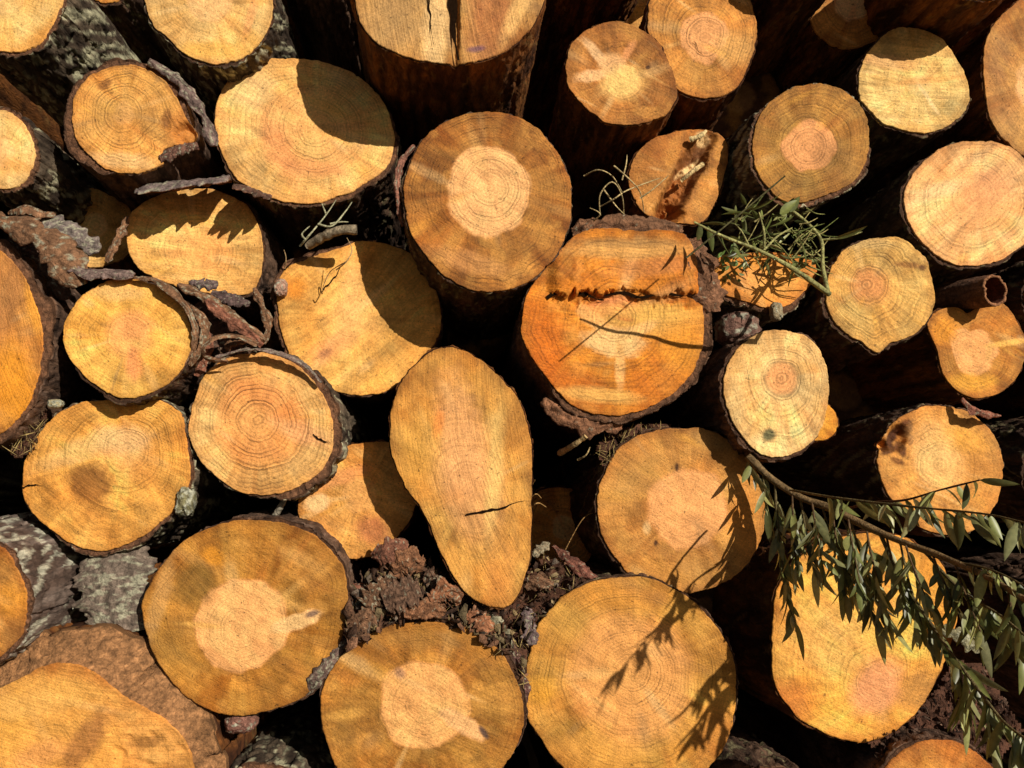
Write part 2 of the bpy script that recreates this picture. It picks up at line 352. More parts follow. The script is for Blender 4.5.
# ------------------------------------------------------------------ the logs (cut ends outlined one by one)
def G(key, *a, **k):
    if key in BA: k['ba'], k['bw'] = BA[key]
    return build_log(key, *a, **k)
G('tl', circ(10, -6, 55, 58), .0, 'pale log in the top left corner with lichened bark down its right side', 'lichen', 4, hr=.35, sap=PALE, heart=PINK, hk=.3, ring=.14, streak=.2,
  marks=[(40, 38, 30, 10, -40, ORANGE, .5, .6)])
G('lu', circ(0, 150, 36, 37), .0, 'small pale mossy barked log on the left edge, below the corner log', 'lichen', 5, hr=.4, sap=PALE, heart=PINK, hk=.5, ring=.12, streak=.2,
  marks=[(15, 165, 16, 10, -30, ORANGE, .4, .6)])
G('ragbark', [(72, 112), (78, 90), (92, 74), (112, 66), (132, 65), (156, 74), (174, 92), (184, 115), (196, 135), (178, 143), (164, 150), (163, 163), (142, 172), (120, 172), (96, 162), (80, 146), (73, 130)], .0,
  'log ringed by ragged thick bark and torn at its lower right side', 'scaly', 8, pith=(123, 113), hr=.2, hk=.2, sap=(228, 160, 84), heart=PINK, ring=.34, rsp=3.6, streak=.5, jag=1.1,
  marks=[(105, 84, 8, 4, -30, DKBR, .8, .4), (178, 128, 16, 20, 20, (196, 120, 50), .7, .5), (166, 118, 5, 9, 10, DKBR, .8, .5), (122, 160, 30, 8, 5, CREAM, .5, .5)], dents=[(185, 134, 12, 12, 0, .02)])
G('top2', [(145, -20), (147, 8), (155, 27), (168, 38), (185, 54), (203, 61), (222, 63), (243, 57), (262, 40), (272, 16), (270, -25), (245, -55), (205, -65), (165, -50)], .01,
  'light honey coloured log at the top edge, second from the left corner', 'lichen', 3, hr=.35, hk=.6, sap=PALE, heart=PINK, ring=.16, streak=.3,
  marks=[(212, 50, 34, 9, 0, (240, 176, 78), .7, .5), (250, 20, 4, 30, 15, SALMON, .5, .5), (248, 45, 16, 10, -50, (240, 176, 78), .5, .5)])
G('halfshade', [(215, 122), (220, 95), (238, 72), (262, 60), (300, 58), (338, 66), (368, 84), (388, 112), (394, 145), (384, 170), (352, 190), (312, 203), (272, 198), (240, 181), (221, 152)], .07,
  'large pale log with its upper right half in deep shadow, near the top left', 'rough', 4, pith=(318, 128), hr=.62, hk=.4, heart=(246, 170, 100), sap=(240, 184, 106), ring=.26, rsp=3.8, streak=.15,
  marks=[(278, 145, 12, 38, -25, SALMON, .55, .6), (315, 167, 38, 7, 10, SALMON, .5, .6), (250, 90, 22, 18, 0, CREAM, .5, .6)])
G('cracked', [(352, -35), (357, 8), (369, 35), (393, 52), (425, 61), (460, 63), (492, 57), (520, 40), (543, 5), (546, -32), (520, -66), (450, -82), (385, -68)], -.13,
  'weathered log at the top edge with a straight black crack down its cut end', 'strip', 1, pith=(455, -20), hr=.3, hk=.3, sap=(206, 150, 84), heart=TAN, ring=.16, streak=.7, saw=85, sawk=1.1,
  marks=[(395, 20, 32, 30, 15, (188, 144, 88), .7, .5), (437, 20, 12, 60, 5, CREAM, .6, .5), (490, 20, 24, 42, 10, (178, 108, 60), .7, .5), (520, 5, 8, 40, 25, PALE, .6, .5), (476, 49, 8, 3, -10, (90, 60, 90), .7, .5)],
  cracks=[([(451, -40), (453, 0), (454, 30), (459, 61)], 7.5), ([(426, -20), (430, 15), (434, 45)], 1.5)], dents=[(455, 20, 5, 60, 0, .015)], grow=.03)
G('darkring', [(404, 198), (409, 167), (424, 139), (450, 119), (485, 112), (520, 118), (548, 139), (567, 170), (572, 205), (565, 240), (545, 268), (515, 287), (485, 291), (455, 283), (430, 262), (411, 232)], -.05,
  'round log with broad brown outer ring and pale centre, below the black cracked log', 'rough', 2, pith=(491, 187), hr=.5, hk=.95, soft=.05, heart=(240, 176, 110), sap=(178, 116, 46), ring=.3, rsp=3.4, streak=.6, saw=25, sawk=.8,
  marks=[(470, 262, 40, 10, 15, (222, 156, 90), .5, .5), (540, 195, 14, 40, 0, (150, 104, 46), .35, .6)])
G('star', [(566, 72), (571, 46), (589, 29), (612, 22), (640, 28), (662, 48), (676, 86), (672, 106), (658, 118), (635, 124), (608, 122), (585, 107), (570, 90)], -.02,
  'brown log with a pale star shaped heart, at the top right of centre', 'strip', 1, pith=(622, 80), hr=.32, hk=.9, soft=.1, heart=(246, 190, 110), sap=(178, 116, 54), ring=.18, streak=.3,
  marks=[(600, 58, 24, 5, 50, (246, 190, 130), .95, .3), (592, 76, 18, 6, -8, (246, 186, 124), .95, .3), (628, 52, 12, 4, -60, (226, 150, 90), .8, .4), (612, 64, 13, 10, 0, (240, 180, 116), .9, .5), (622, 83, 20, 16, 0, (250, 196, 112), .8, .5), (648, 67, 2.5, 1.8, 0, (60, 34, 18), .9, .5)])
G('topshade', [(648, 20), (655, -10), (690, -27), (730, -22), (752, 5), (756, 40), (748, 66), (735, 88), (710, 98), (685, 93), (665, 75), (652, 46)], .03,
  'brown log with cracked pinkish heart, touching the right of the star hearted log', 'strip', 2, pith=(705, 37), hr=.42, hk=.9, soft=.07, heart=(228, 158, 96), sap=(198, 134, 62), ring=.3, rsp=3.6, streak=.3,
  marks=[(735, 48, 18, 16, 0, (224, 170, 96), .6, .5)], cracks=[([(694, 42), (698, 52), (704, 57)], .8)])
G('rotten', [(628, 176), (635, 155), (655, 138), (690, 130), (716, 132), (727, 147), (724, 175), (712, 208), (700, 222), (670, 223), (645, 213), (632, 196)], .09,
  'small split log with a dark rotten groove running across its cut end', 'strip', 1, hr=.2, hk=.1, sap=(196, 128, 58), ring=.12, streak=.2, n=220, m=70,
  marks=[(684, 180, 52, 15, 118, (96, 54, 26), .85, .4), (676, 190, 30, 9, 118, (190, 110, 40), .5, .5), (690, 165, 14, 3, 145, CREAM, .9, .4), (703, 137, 7, 5, 20, CREAM, .9, .4)],
  dents=[(683, 180, 55, 13, 120, .035), (668, 212, 16, 12, 0, .03)])
G('speckled', [(753, 146), (760, 117), (775, 98), (800, 86), (830, 85), (855, 99), (868, 125), (866, 160), (850, 184), (825, 195), (792, 203), (770, 190), (757, 170)], .0,
  'speckled ochre log with a pinkish round heart and lichened bark showing on its upper left', 'lichen', 4, pith=(809, 147), hr=.42, hk=.9, soft=.06, heart=(224, 152, 92), sap=(184, 130, 60), ring=.28, rsp=3.4, streak=.35, saw=-30,
  marks=[(840, 165, 25, 16, 40, (140, 98, 50), .4, .6)], axis=(-.12, .02))
G('inshade', circ(858, -2, 52, 50), .16, 'log face almost wholly in shadow at the top edge, right of centre', 'strip', 1, hr=.4, sap=(206, 142, 66), heart=PINK, ring=.2)
G('sandy', [(858, 90), (864, 62), (880, 39), (905, 27), (935, 35), (955, 57), (968, 84), (967, 106), (950, 125), (925, 132), (890, 125), (867, 108)], .05,
  'pale sandy log with a shaded top, near the top right', 'rough', 2, pith=(920, 86), hr=.2, hk=.3, sap=(248, 196, 118), heart=CREAM, ring=.14, streak=.15, saw=5, sawk=.9,
  marks=[(928, 98, 18, 2, 55, CREAM, .9, .5), (930, 80, 40, 3, -5, (224, 150, 74), .5, .5), (890, 62, 30, 7, 8, (222, 160, 100), .6, .5)])
G('rightedge', [(984, 60), (991, 30), (1008, 10), (1030, -4), (1060, 10), (1080, 70), (1062, 130), (1034, 158), (1008, 143), (989, 112)], .06,
  'tall brownish log cut off by the right edge, above the pinkish log', 'strip', 1, pith=(1040, 85), hr=.4, hk=.7, heart=PINK, sap=(204, 142, 76), ring=.12, streak=.6, saw=60,
  marks=[(1000, 60, 12, 30, 10, (150, 108, 66), .5, .6), (1005, 115, 16, 20, 0, (150, 108, 66), .4, .6)])
G('pinkright', [(905, 196), (912, 175), (935, 152), (965, 142), (1000, 143), (1025, 160), (1040, 195), (1035, 230), (1010, 255), (980, 265), (950, 262), (925, 245), (908, 221)], .03,
  'large pinkish log on the right edge with diagonal saw streaks', 'rough', 3, pith=(975, 196), hr=.5, hk=.5, soft=.3, heart=(232, 160, 98), sap=(244, 184, 110), ring=.3, streak=.15, saw=-40, sawk=.9,
  marks=[(940, 190, 24, 8, -15, (250, 196, 134), .8, .5), (985, 190, 26, 16, -30, (214, 128, 80), .4, .6)])
G('ringed', [(826, 291), (834, 262), (852, 245), (880, 237), (905, 240), (925, 258), (934, 290), (930, 315), (912, 335), (890, 344), (878, 353), (862, 342), (841, 328), (829, 310)], .01,
  'yellowish log with clear growth rings and a small pink heart, right of the green twigs', 'rough', 3, pith=(867, 284), hr=.32, hk=.8, soft=.3, heart=(226, 146, 82), sap=(222, 172, 94), ring=.36, rsp=3.8, streak=.2, saw=40,
  marks=[(910, 265, 14, 3, 5, (150, 90, 40), .7, .5), (922, 268, 4, 3, 0, (80, 40, 20), .8, .4), (870, 243, 26, 6, 0, (240, 200, 130), .4, .5)])
G('notched', [(927, 324), (932, 315), (942, 309), (953, 307), (961, 309), (967, 313), (973, 310), (981, 304), (994, 299), (1009, 309), (1019, 325), (1026, 343), (1022, 368), (1004, 390), (980, 398), (958, 391), (943, 374), (937, 350)], .05,
  'small log at the right edge with a dark notch, below the bark curl', 'strip', 1, pith=(972, 351), hr=.5, hk=.85, soft=.06, heart=(234, 164, 96), sap=(190, 124, 50), ring=.22, rsp=4, streak=.4, jag=.5,
  marks=[(945, 330, 12, 14, 30, (236, 150, 40), .7, .5), (972, 382, 22, 8, 0, (242, 170, 56), .7, .5), (1008, 343, 20, 3, -8, (246, 186, 90), .8, .5), (990, 350, 3, 12, 10, (220, 170, 90), .4, .5)], axis=(-.05, 0))
def stepfun(X, Y, nz):
    edge = 293+2.0*np.sin(X/17.0)+nz*16+(fbm(X/7.5, Y/14, 0, 77, 4)-.5)*8
    up = 1-sstep(-.6, 1.2, Y-edge)
    inside = sstep(545, 560, X)*(1-sstep(694, 702, X))
    tear = np.exp(-((Y-edge-5)/6.0)**2)*inside
    return -.017*up*inside*(1-.75*sstep(0, 50, edge-Y))*(1.1-.6*sstep(590, 640, X)+.3*sstep(660, 690, X)) + .007*tear*(.5+nz*2)
G('torn', [(522, 335), (524, 306), (532, 286), (546, 268), (562, 248), (578, 234), (602, 229), (640, 231), (672, 231), (688, 240), (697, 265), (703, 300), (704, 338), (694, 368), (676, 390), (650, 407), (618, 415), (584, 410), (556, 390), (536, 362)], -.04,
  'big bright orange log with a torn ridge across it and ragged bark around', 'scaly', 7, pith=(614, 318), hr=.2, hk=.2, sap=(216, 132, 40), heart=PINK, ring=.3, rsp=4.2, streak=.45, saw=3, sawk=.7, n=300, m=110, cracks=[([(547, 299), (560, 291), (572, 290), (588, 297), (604, 300)], 5.5), ([(604, 297), (622, 294), (640, 298), (660, 294), (682, 297), (702, 292)], 3.2)], step=stepfun, tilt=(0, 0),
  marks=[(630, 250, 62, 10, 0, (218, 160, 86), .8, .4), (625, 242, 60, 5, 0, (150, 110, 62), .5, .6), (655, 267, 50, 9, -6, (196, 122, 62), .7, .5), (625, 297, 84, 3, 1, (120, 64, 18), .3, .5), (645, 320, 48, 16, 0, (222, 164, 78), .8, .5),
         (614, 342, 30, 15, 5, (252, 192, 120), .95, .25), (620, 366, 5, 26, 0, (246, 180, 104), .9, .35), (592, 318, 8, 20, -50, (248, 180, 104), .8, .35), (640, 330, 20, 6, -25, (248, 186, 110), .8, .35), (614, 306, 26, 10, 0, (230, 140, 80), .8, .4), (625, 318, 9, 3, 10, (176, 66, 26), .8, .5), (545, 345, 18, 40, -8, (214, 108, 20), .8, .6), (575, 385, 34, 14, 25, (206, 104, 22), .6, .6), (680, 350, 18, 30, 0, (226, 146, 44), .6, .6), (650, 312, 50, 9, 0, (238, 180, 84), .6, .5),
         (650, 385, 34, 14, -20, (206, 116, 30), .6, .6), (600, 395, 40, 7, 5, (244, 186, 96), .7, .5)])
G('twoshade', [(277, 292), (284, 271), (310, 258), (340, 248), (365, 241), (395, 247), (420, 262), (436, 290), (441, 320), (435, 343), (416, 368), (390, 389), (360, 395), (325, 388), (296, 368), (282, 335)], .10,
  'golden log with reddish bark on its left and a shaded upper right side', 'scaly', 4, pith=(352, 315), hr=.3, hk=.3, soft=.5, sap=(230, 164, 78), heart=PINK, ring=.14, streak=.25, saw=-40, sawk=.7,
  marks=[(296, 288, 10, 12, 0, (220, 130, 30), .7, .5), (350, 300, 12, 45, 5, (244, 178, 104), .6, .6), (330, 350, 22, 12, -30, (232, 150, 90), .6, .6), (325, 353, 7, 4, -20, (150, 90, 60), .6, .5)], cracks=[([(323, 290), (335, 277), (345, 263)], 1.3)])
G('slabshade', [(127, 240), (133, 211), (160, 195), (195, 188), (230, 195), (255, 215), (263, 250), (259, 280), (246, 294), (215, 294), (180, 287), (150, 276), (135, 264)], .12,
  'pale log with a jagged shadow over its top half, under a loose slab of bark', 'scaly', 2, pith=(200, 252), hr=.5, hk=.4, soft=.3, sap=(244, 182, 100), heart=(236, 150, 84), ring=.2, streak=.2, saw=5, sawk=.8)
G('hidden_left', circ(96, 228, 40, 38), .24, 'set back shadowed log face with one lit sliver, under the ragged bark ringed log', 'strip', 1, sap=(238, 180, 100), hr=.3)
G('smallpink', [(63, 341), (70, 311), (90, 290), (120, 279), (150, 283), (178, 301), (192, 335), (184, 364), (162, 387), (132, 398), (105, 391), (78, 368)], -.02,
  'round yellow log with a small pink heart, ringed on top by curling bark strips', 'rough', 3, pith=(130, 335), hr=.36, hk=.6, soft=.25, sap=(238, 176, 84), heart=(242, 164, 96), ring=.2, rsp=4, streak=.25,
  marks=[(134, 325, 18, 15, 0, (236, 150, 88), .5, .4), (134, 364, 9, 16, 0, (236, 144, 84), .7, .4), (118, 292, 26, 8, 0, CREAM, .35, .6)])
G('leftbark', circ(-22, 342, 66, 92, wob=.03), .0, 'big rusty orange log on the left edge with thick flaking bark', 'scaly', 11, pith=(-20, 340), hr=.4, hk=.4, sap=(206, 138, 60), heart=(196, 132, 66), ring=.12, streak=.3, saw=75, sawk=.7,
  marks=[(10, 380, 22, 50, -15, (236, 150, 34), .8, .5), (5, 300, 16, 50, 10, (176, 116, 64), .7, .5), (34, 310, 6, 26, -12, (240, 160, 50), .6, .5)])
G('redrings', [(189, 431), (194, 400), (206, 375), (230, 357), (265, 353), (300, 368), (324, 398), (333, 430), (326, 464), (302, 485), (270, 495), (240, 491), (211, 471), (195, 451)], .02,
  'round log with warm red inner rings and grey green bark down its right side', 'lichen', 7, pith=(258, 420), hr=.62, hk=.6, soft=.3, sap=(236, 178, 98), heart=(230, 140, 70), ring=.4, rsp=4, streak=.12,
  marks=[(250, 418, 22, 20, 0, (240, 168, 92), .7, .5), (300, 432, 30, 10, 20, (246, 172, 110), .7, .5), (268, 400, 40, 12, 30, (226, 130, 62), .35, .6)], cracks=[([(313, 435), (322, 440), (331, 444)], 1.6)], axis=(.05, .01))
G('wedge', [(22, 486), (30, 450), (50, 421), (76, 404), (110, 400), (150, 399), (180, 412), (186, 440), (190, 478), (182, 500), (152, 529), (126, 545), (104, 551), (75, 545), (45, 525), (28, 506)], .03,
  'wide honey log with a brown wedge shaped stain left of its centre', 'lichen', 4, pith=(128, 448), hr=.25, hk=.5, soft=.5, sap=(240, 170, 80), heart=(246, 186, 120), ring=.3, rsp=4.6, streak=.3,
  marks=[(90, 482, 22, 20, 0, (140, 86, 36), .85, .35), (96, 505, 16, 16, 0, (190, 120, 50), .5, .5), (80, 450, 46, 10, -22, (250, 196, 120), .6, .5), (120, 440, 28, 14, 0, (250, 196, 130), .6, .5), (145, 470, 12, 20, 30, (220, 140, 60), .4, .5)], cracks=[([(22, 487), (32, 486), (44, 485)], 1.5)])
G('behindoval', [(298, 506), (302, 488), (320, 465), (344, 447), (365, 442), (398, 446), (416, 480), (412, 515), (390, 545), (372, 556), (345, 558), (320, 548), (303, 530)], .07,
  'small half shaded log with a pale knot, tucked left of the teardrop shaped log', 'strip', 1, pith=(360, 495), hr=.3, hk=.2, sap=(230, 160, 74), heart=PINK, ring=.12, streak=.2,
  marks=[(318, 503, 13, 9, -10, (252, 196, 130), .95, .3), (338, 478, 34, 7, -18, (236, 154, 90), .7, .5), (372, 530, 16, 14, 20, (196, 110, 70), .6, .5), (325, 525, 18, 8, 0, (180, 112, 46), .5, .5)])
G('oval', [(390, 431), (395, 396), (414, 366), (440, 348), (460, 349), (490, 367), (514, 393), (529, 428), (533, 470), (531, 520), (529, 560), (516, 598), (500, 607), (480, 603), (459, 585), (440, 550), (425, 515), (405, 486), (393, 457)], -.03,
  'tall teardrop shaped log standing on its narrow end in the middle of the pile', 'strip', 1, pith=(470, 490), hr=.45, hk=.6, soft=.4, sap=(212, 150, 70), heart=(236, 168, 104), ring=.14, rsp=5, streak=.4, saw=75, sawk=.9, tilt=(.02, .03),
  marks=[(462, 440, 22, 60, -10, (238, 170, 106), .7, .5), (438, 425, 5, 14, 10, (222, 120, 50), .7, .5), (495, 470, 8, 60, 5, (240, 196, 112), .6, .5), (515, 425, 14, 34, 10, (180, 120, 50), .5, .5), (420, 450, 18, 40, 10, (226, 164, 70), .5, .5), (500, 570, 16, 34, 5, (210, 130, 60), .4, .5), (455, 565, 14, 24, 30, (236, 170, 80), .5, .5)],
  cracks=[([(466, 515), (490, 511), (524, 501)], 2.4)])
G('hidden_mid', circ(562, 530, 36, 46), .34, 'dark shaded log face set back right of the teardrop log', 'strip', 1, sap=(226, 160, 80), hr=.3)
G('midright', [(597, 506), (603, 475), (620, 448), (645, 433), (680, 428), (715, 432), (745, 455), (762, 485), (765, 525), (751, 560), (725, 582), (690, 593), (655, 588), (625, 570), (605, 541)], .02,
  'large tan log with a faint peach centre and leaf shadows on its lower right edge', 'rough', 2, pith=(686, 507), hr=.48, hk=.85, soft=.08, sap=(200, 138, 66), heart=(236, 164, 98), ring=.14, rsp=3.6, streak=.3,
  marks=[(640, 470, 30, 18, -40, (190, 138, 70), .5, .6), (745, 520, 14, 40, 0, (224, 140, 52), .6, .6), (660, 570, 26, 8, 20, (220, 150, 66), .5, .5), (656, 543, 3, 2, 90, (60, 30, 14), .9, .5), (677, 467, 1.6, 4, 0, (60, 30, 14), .9, .5), (647, 528, 4, 6, 0, CREAM, .5, .5), (710, 440, 20, 8, 20, (170, 128, 70), .5, .5)])
G('greenspot', [(723, 390), (730, 360), (750, 338), (780, 329), (810, 340), (826, 365), (828, 400), (820, 430), (800, 450), (775, 457), (750, 445), (732, 420)], -.05,
  'pale yellow log with a small green spot near its lower edge', 'scaly', 3, pith=(782, 378), hr=.25, hk=.9, soft=.15, sap=(240, 190, 124), heart=(238, 168, 104), ring=.3, rsp=4, streak=.15, saw=75, sawk=.7,
  marks=[(782, 378, 19, 19, 0, (150, 112, 70), .35, .3), (782, 379, 14, 15, 0, (238, 164, 98), .95, .3), (769, 435, 6.5, 6.5, 0, (84, 92, 60), .9, .5)], axis=(-.05, .02))
G('sliver', [(800, 430), (806, 405), (822, 402), (834, 410), (838, 425), (830, 437), (812, 441), (803, 440)], .06, 'small golden log end peeping out behind the pale green spotted log', 'strip', 1, sap=(232, 160, 50), hk=.1, ring=.05, n=80, m=16)
G('undertwigs', [(692, 270), (712, 258), (760, 252), (808, 258), (816, 274), (802, 294), (778, 308), (745, 301), (715, 290)], .04,
  'orange log mostly covered by green twigs, right of the torn orange log', 'lichen', 5, sap=(226, 146, 56), hr=.3, hk=.3, ring=.1, streak=.2, marks=[(775, 280, 30, 16, -10, (238, 166, 76), .6, .5)])
G('burntedge', [(878, 461), (885, 435), (905, 415), (930, 406), (965, 410), (990, 430), (1003, 465), (998, 500), (980, 525), (955, 535), (925, 530), (900, 510), (885, 486)], .03,
  'log with a long dark side and a chipped brown upper left rim', 'rough', 1, pith=(940, 465), hr=.42, hk=.8, soft=.2, sap=(222, 154, 76), heart=(248, 184, 108), ring=.2, rsp=4.4, streak=.25,
  marks=[(896, 437, 5, 11, 25, (70, 32, 10), .95, .3), (906, 427, 7, 8, 10, (96, 48, 14), .9, .3), (890, 450, 9, 4, -20, (80, 40, 12), .9, .3), (903, 449, 4, 8, -10, (96, 50, 16), .9, .3), (898, 461, 8, 3, 20, (110, 60, 20), .8, .3), (911, 440, 3, 6, 0, (110, 60, 20), .8, .3), (960, 440, 28, 12, 10, (246, 170, 58), .6, .5), (975, 470, 18, 30, 0, (206, 138, 60), .5, .5), (932, 445, 20, 24, -20, (250, 190, 116), .6, .5)], dents=[(897, 438, 10, 14, 10, .02), (885, 445, 6, 6, 0, .03)], axis=(-.06, 0))
G('underbranch', [(772, 640), (776, 595), (795, 562), (830, 540), (880, 533), (925, 548), (948, 578), (957, 620), (941, 670), (915, 714), (880, 738), (845, 740), (802, 720), (776, 686)], .03,
  'large glowing yellow log hung over by the leafy branch, lower right', 'strip', 1, pith=(880, 685), hr=.28, hk=.7, soft=.25, sap=(244, 172, 72), heart=(240, 156, 96), ring=.2, rsp=4.5, streak=.2,
  marks=[(830, 640, 46, 34, 30, (250, 190, 104), .5, .5), (935, 590, 16, 40, -15, (222, 140, 40), .6, .6), (876, 690, 22, 28, 30, (240, 160, 106), .7, .4), (790, 700, 20, 18, 40, (214, 120, 50), .6, .5), (915, 690, 16, 22, 40, (190, 130, 70), .5, .5)], axis=(-.05, 0))
G('leafshadow', [(523, 690), (530, 650), (545, 616), (575, 590), (615, 578), (655, 580), (695, 603), (725, 640), (736, 680), (731, 730), (710, 766), (670, 790), (620, 795), (575, 776), (545, 746), (527, 716)], .0,
  'large round orange log with the shadow of a leafy spray across its face, bottom centre', 'rough', 2, pith=(632, 672), hr=.58, hk=.7, soft=.25, sap=(226, 160, 70), heart=(236, 162, 92), ring=.26, rsp=3.6, streak=.4,
  marks=[(540, 690, 14, 14, 0, (240, 166, 50), .6, .5), (620, 597, 50, 12, 0, (208, 126, 42), .5, .6), (560, 630, 22, 30, 30, (190, 136, 60), .5, .6), (715, 735, 20, 26, 30, (196, 112, 40), .6, .6), (600, 750, 46, 14, 5, (238, 168, 76), .5, .5)])
G('knotheart', [(320, 711), (328, 676), (350, 648), (385, 628), (430, 622), (475, 632), (502, 655), (520, 690), (523, 730), (500, 770), (450, 800), (400, 802), (350, 782), (328, 747)], .0,
  'brown rimmed log with peach heart and pink knot pointing to the lower right', 'scaly', 3, pith=(426, 703), hr=.46, hk=.95, soft=.05, sap=(180, 120, 50), heart=(240, 170, 98), ring=.16, rsp=3.8, streak=.45,
  marks=[(425, 640, 60, 9, 0, (166, 116, 54), .5, .6), (462, 724, 27, 9, 33, (248, 180, 114), 1, .2), (484, 733, 8, 3, 55, (84, 62, 54), .95, .4), (400, 673, 6, 5, 40, (150, 110, 86), .7, .5), (345, 715, 18, 5, -10, (232, 170, 80), .6, .6), (490, 705, 24, 9, 0, (224, 160, 74), .5, .6)])
G('knotright', [(142, 616), (150, 585), (175, 550), (210, 528), (250, 520), (300, 528), (335, 555), (347, 590), (341, 640), (312, 690), (270, 710), (230, 715), (190, 700), (160, 665)], .0,
  'large dark stained log whose round peach heart trails a pale knot rightward', 'scaly', 3, pith=(240, 628), hr=.46, hk=.97, soft=.04, sap=(184, 124, 50), heart=(244, 172, 102), ring=.16, rsp=3.8, streak=.6,
  marks=[(195, 583, 22, 20, -30, (120, 88, 36), .7, .5), (180, 640, 16, 22, 10, (150, 106, 46), .5, .6), (213, 556, 12, 8, 30, (232, 150, 40), .7, .5), (296, 622, 27, 8, -20, (250, 190, 122), 1, .2), (312, 614, 7, 3, -20, (120, 92, 76), .9, .4), (200, 625, 18, 3, 5, (240, 180, 90), .6, .5), (160, 600, 8, 40, 15, (222, 168, 100), .5, .5), (315, 570, 16, 20, 20, (184, 124, 56), .5, .6)], axis=(0, .05))
G('bottomleft', [(-60, 735), (-10, 696), (20, 678), (56, 664), (92, 672), (122, 696), (158, 716), (186, 744), (196, 790), (185, 835), (140, 868), (50, 875), (-30, 835)], -.02,
  'huge gold log in the bottom left corner with a broad brown sloping rim', 'strip', 34, ringcol=(172, 122, 78), slope=.7, pith=(50, 745), hr=.62, hk=.6, soft=.15, sap=(206, 140, 64), heart=(232, 164, 74), ring=.14, rsp=4.4, streak=.3, n=260, m=70, saw=10, sawk=.7,
  marks=[(60, 690, 50, 14, 8, (240, 176, 84), .6, .5), (10, 720, 20, 30, 0, (236, 168, 70), .6, .5), (85, 742, 14, 34, 35, (150, 92, 48), .7, .4), (40, 755, 26, 12, -20, (232, 156, 84), .7, .5), (160, 740, 34, 16, 0, (216, 152, 76), .7, .5), (145, 743, 16, 6, -10, (120, 72, 30), .6, .5), (30, 705, 40, 12, -10, (238, 176, 90), .6, .5)], dents=[(146, 744, 26, 9, -8, .004), (120, 752, 9, 5, 40, .004), (172, 735, 7, 6, 0, .004), (135, 758, 6, 5, 0, .004), (152, 735, 5, 4, 30, .004), (163, 752, 6, 4, -30, .004), (128, 738, 6, 4, 0, .004), (180, 748, 7, 4, 20, .004), (146, 764, 9, 4, 10, .004)])
G('lichenleft', circ(-34, 602, 62, 66, wob=.03), -.06, 'log on the left edge showing a broad slope of grey bark flecked with white lichen', 'grey', 5, pith=(-30, 600), hr=.4, hk=.4, sap=(190, 124, 54), heart=TAN, ring=.1, streak=.4, grow=.25,
  marks=[(10, 600, 20, 14, 0, (236, 156, 50), .6, .6), (14, 640, 16, 16, 0, (120, 78, 40), .6, .6)], axis=(.10, .07))
G('bottomright', circ(938, 806, 68, 64, wob=.03), .0, 'brown and orange log end at the bottom edge below the leafy branch', 'scaly', 3, sap=(196, 122, 52), heart=(236, 160, 70), hr=.6, hk=.7, soft=.3, ring=.14, streak=.3)
G('bottommid', circ(768, 864, 88, 90, wob=.03), -.03, 'log at the bottom edge of which only rough flecked bark shows, between two large logs', 'rough', 5, sap=OCHRE, ring=.1)
G('bottomlichen', circ(268, 868, 80, 92, wob=.04), .03, 'log at the bottom edge with dark lichened bark, between the two peach hearted logs', 'lichen', 6, sap=OCHRE, ring=.1)
G('rightdark', circ(1122, 660, 90, 90), .12, 'log whose dark brown side shows at the right edge behind the leafy branch', 'scaly', 3, sap=OCHRE)
G('rightband', circ(1092, 470, 64, 58), .05, 'log whose shaded side fills the right edge beside the chipped brown rimmed log', 'rough', 3, sap=OCHRE)
G('rightlow', circ(1075, 300, 50, 46), .05, 'log at the right edge showing only its shaded side beside the bark curl', 'rough', 3, sap=OCHRE)
# casters in the row above the frame, whose undersides and shadows show along the top
G('caster_a', circ(984, -60, 62, 60), -.10, 'log above the top right whose reddish brown underside hangs into the picture', 'strip', 1, sap=HONEY, grow=.02)
G('caster_b', circ(816, -76, 54, 50), -.07, 'log above the top edge with a dark underside, left of the shaded log face', 'strip', 2, sap=HONEY, grow=.02)
G('caster_c', circ(606, -66, 52, 50), .05, 'dark log side at the top edge, left of the star hearted log', 'strip', 2, sap=HONEY)
G('caster_d', circ(318, -62, 44, 46), .06, 'log above the top edge whose dark reddish side shows left of the cracked log', 'scaly', 2, sap=HONEY)
G('gaplog_a', circ(100, -40, 40, 42), .4, 'log above the top edge showing a dark side between the two pale top left logs', 'rough', 3, sap=HONEY)
# inner logs set further back, closing the gaps; gap shade painted into their dark ends
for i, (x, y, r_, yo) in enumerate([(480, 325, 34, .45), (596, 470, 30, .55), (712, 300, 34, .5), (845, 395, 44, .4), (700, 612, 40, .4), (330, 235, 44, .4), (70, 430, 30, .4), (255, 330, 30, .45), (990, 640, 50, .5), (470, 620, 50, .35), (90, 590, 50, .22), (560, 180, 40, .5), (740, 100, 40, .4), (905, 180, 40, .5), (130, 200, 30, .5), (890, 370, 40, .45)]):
    G('in%d' % i, circ(x, y, r_, r_), yo, 'shaded log lying deep inside a gap of the pile', 'strip', 2, sap=(84, 54, 30), hk=.2, ring=.1, n=96, m=14, length=2.0, group='logs deep in the gaps')
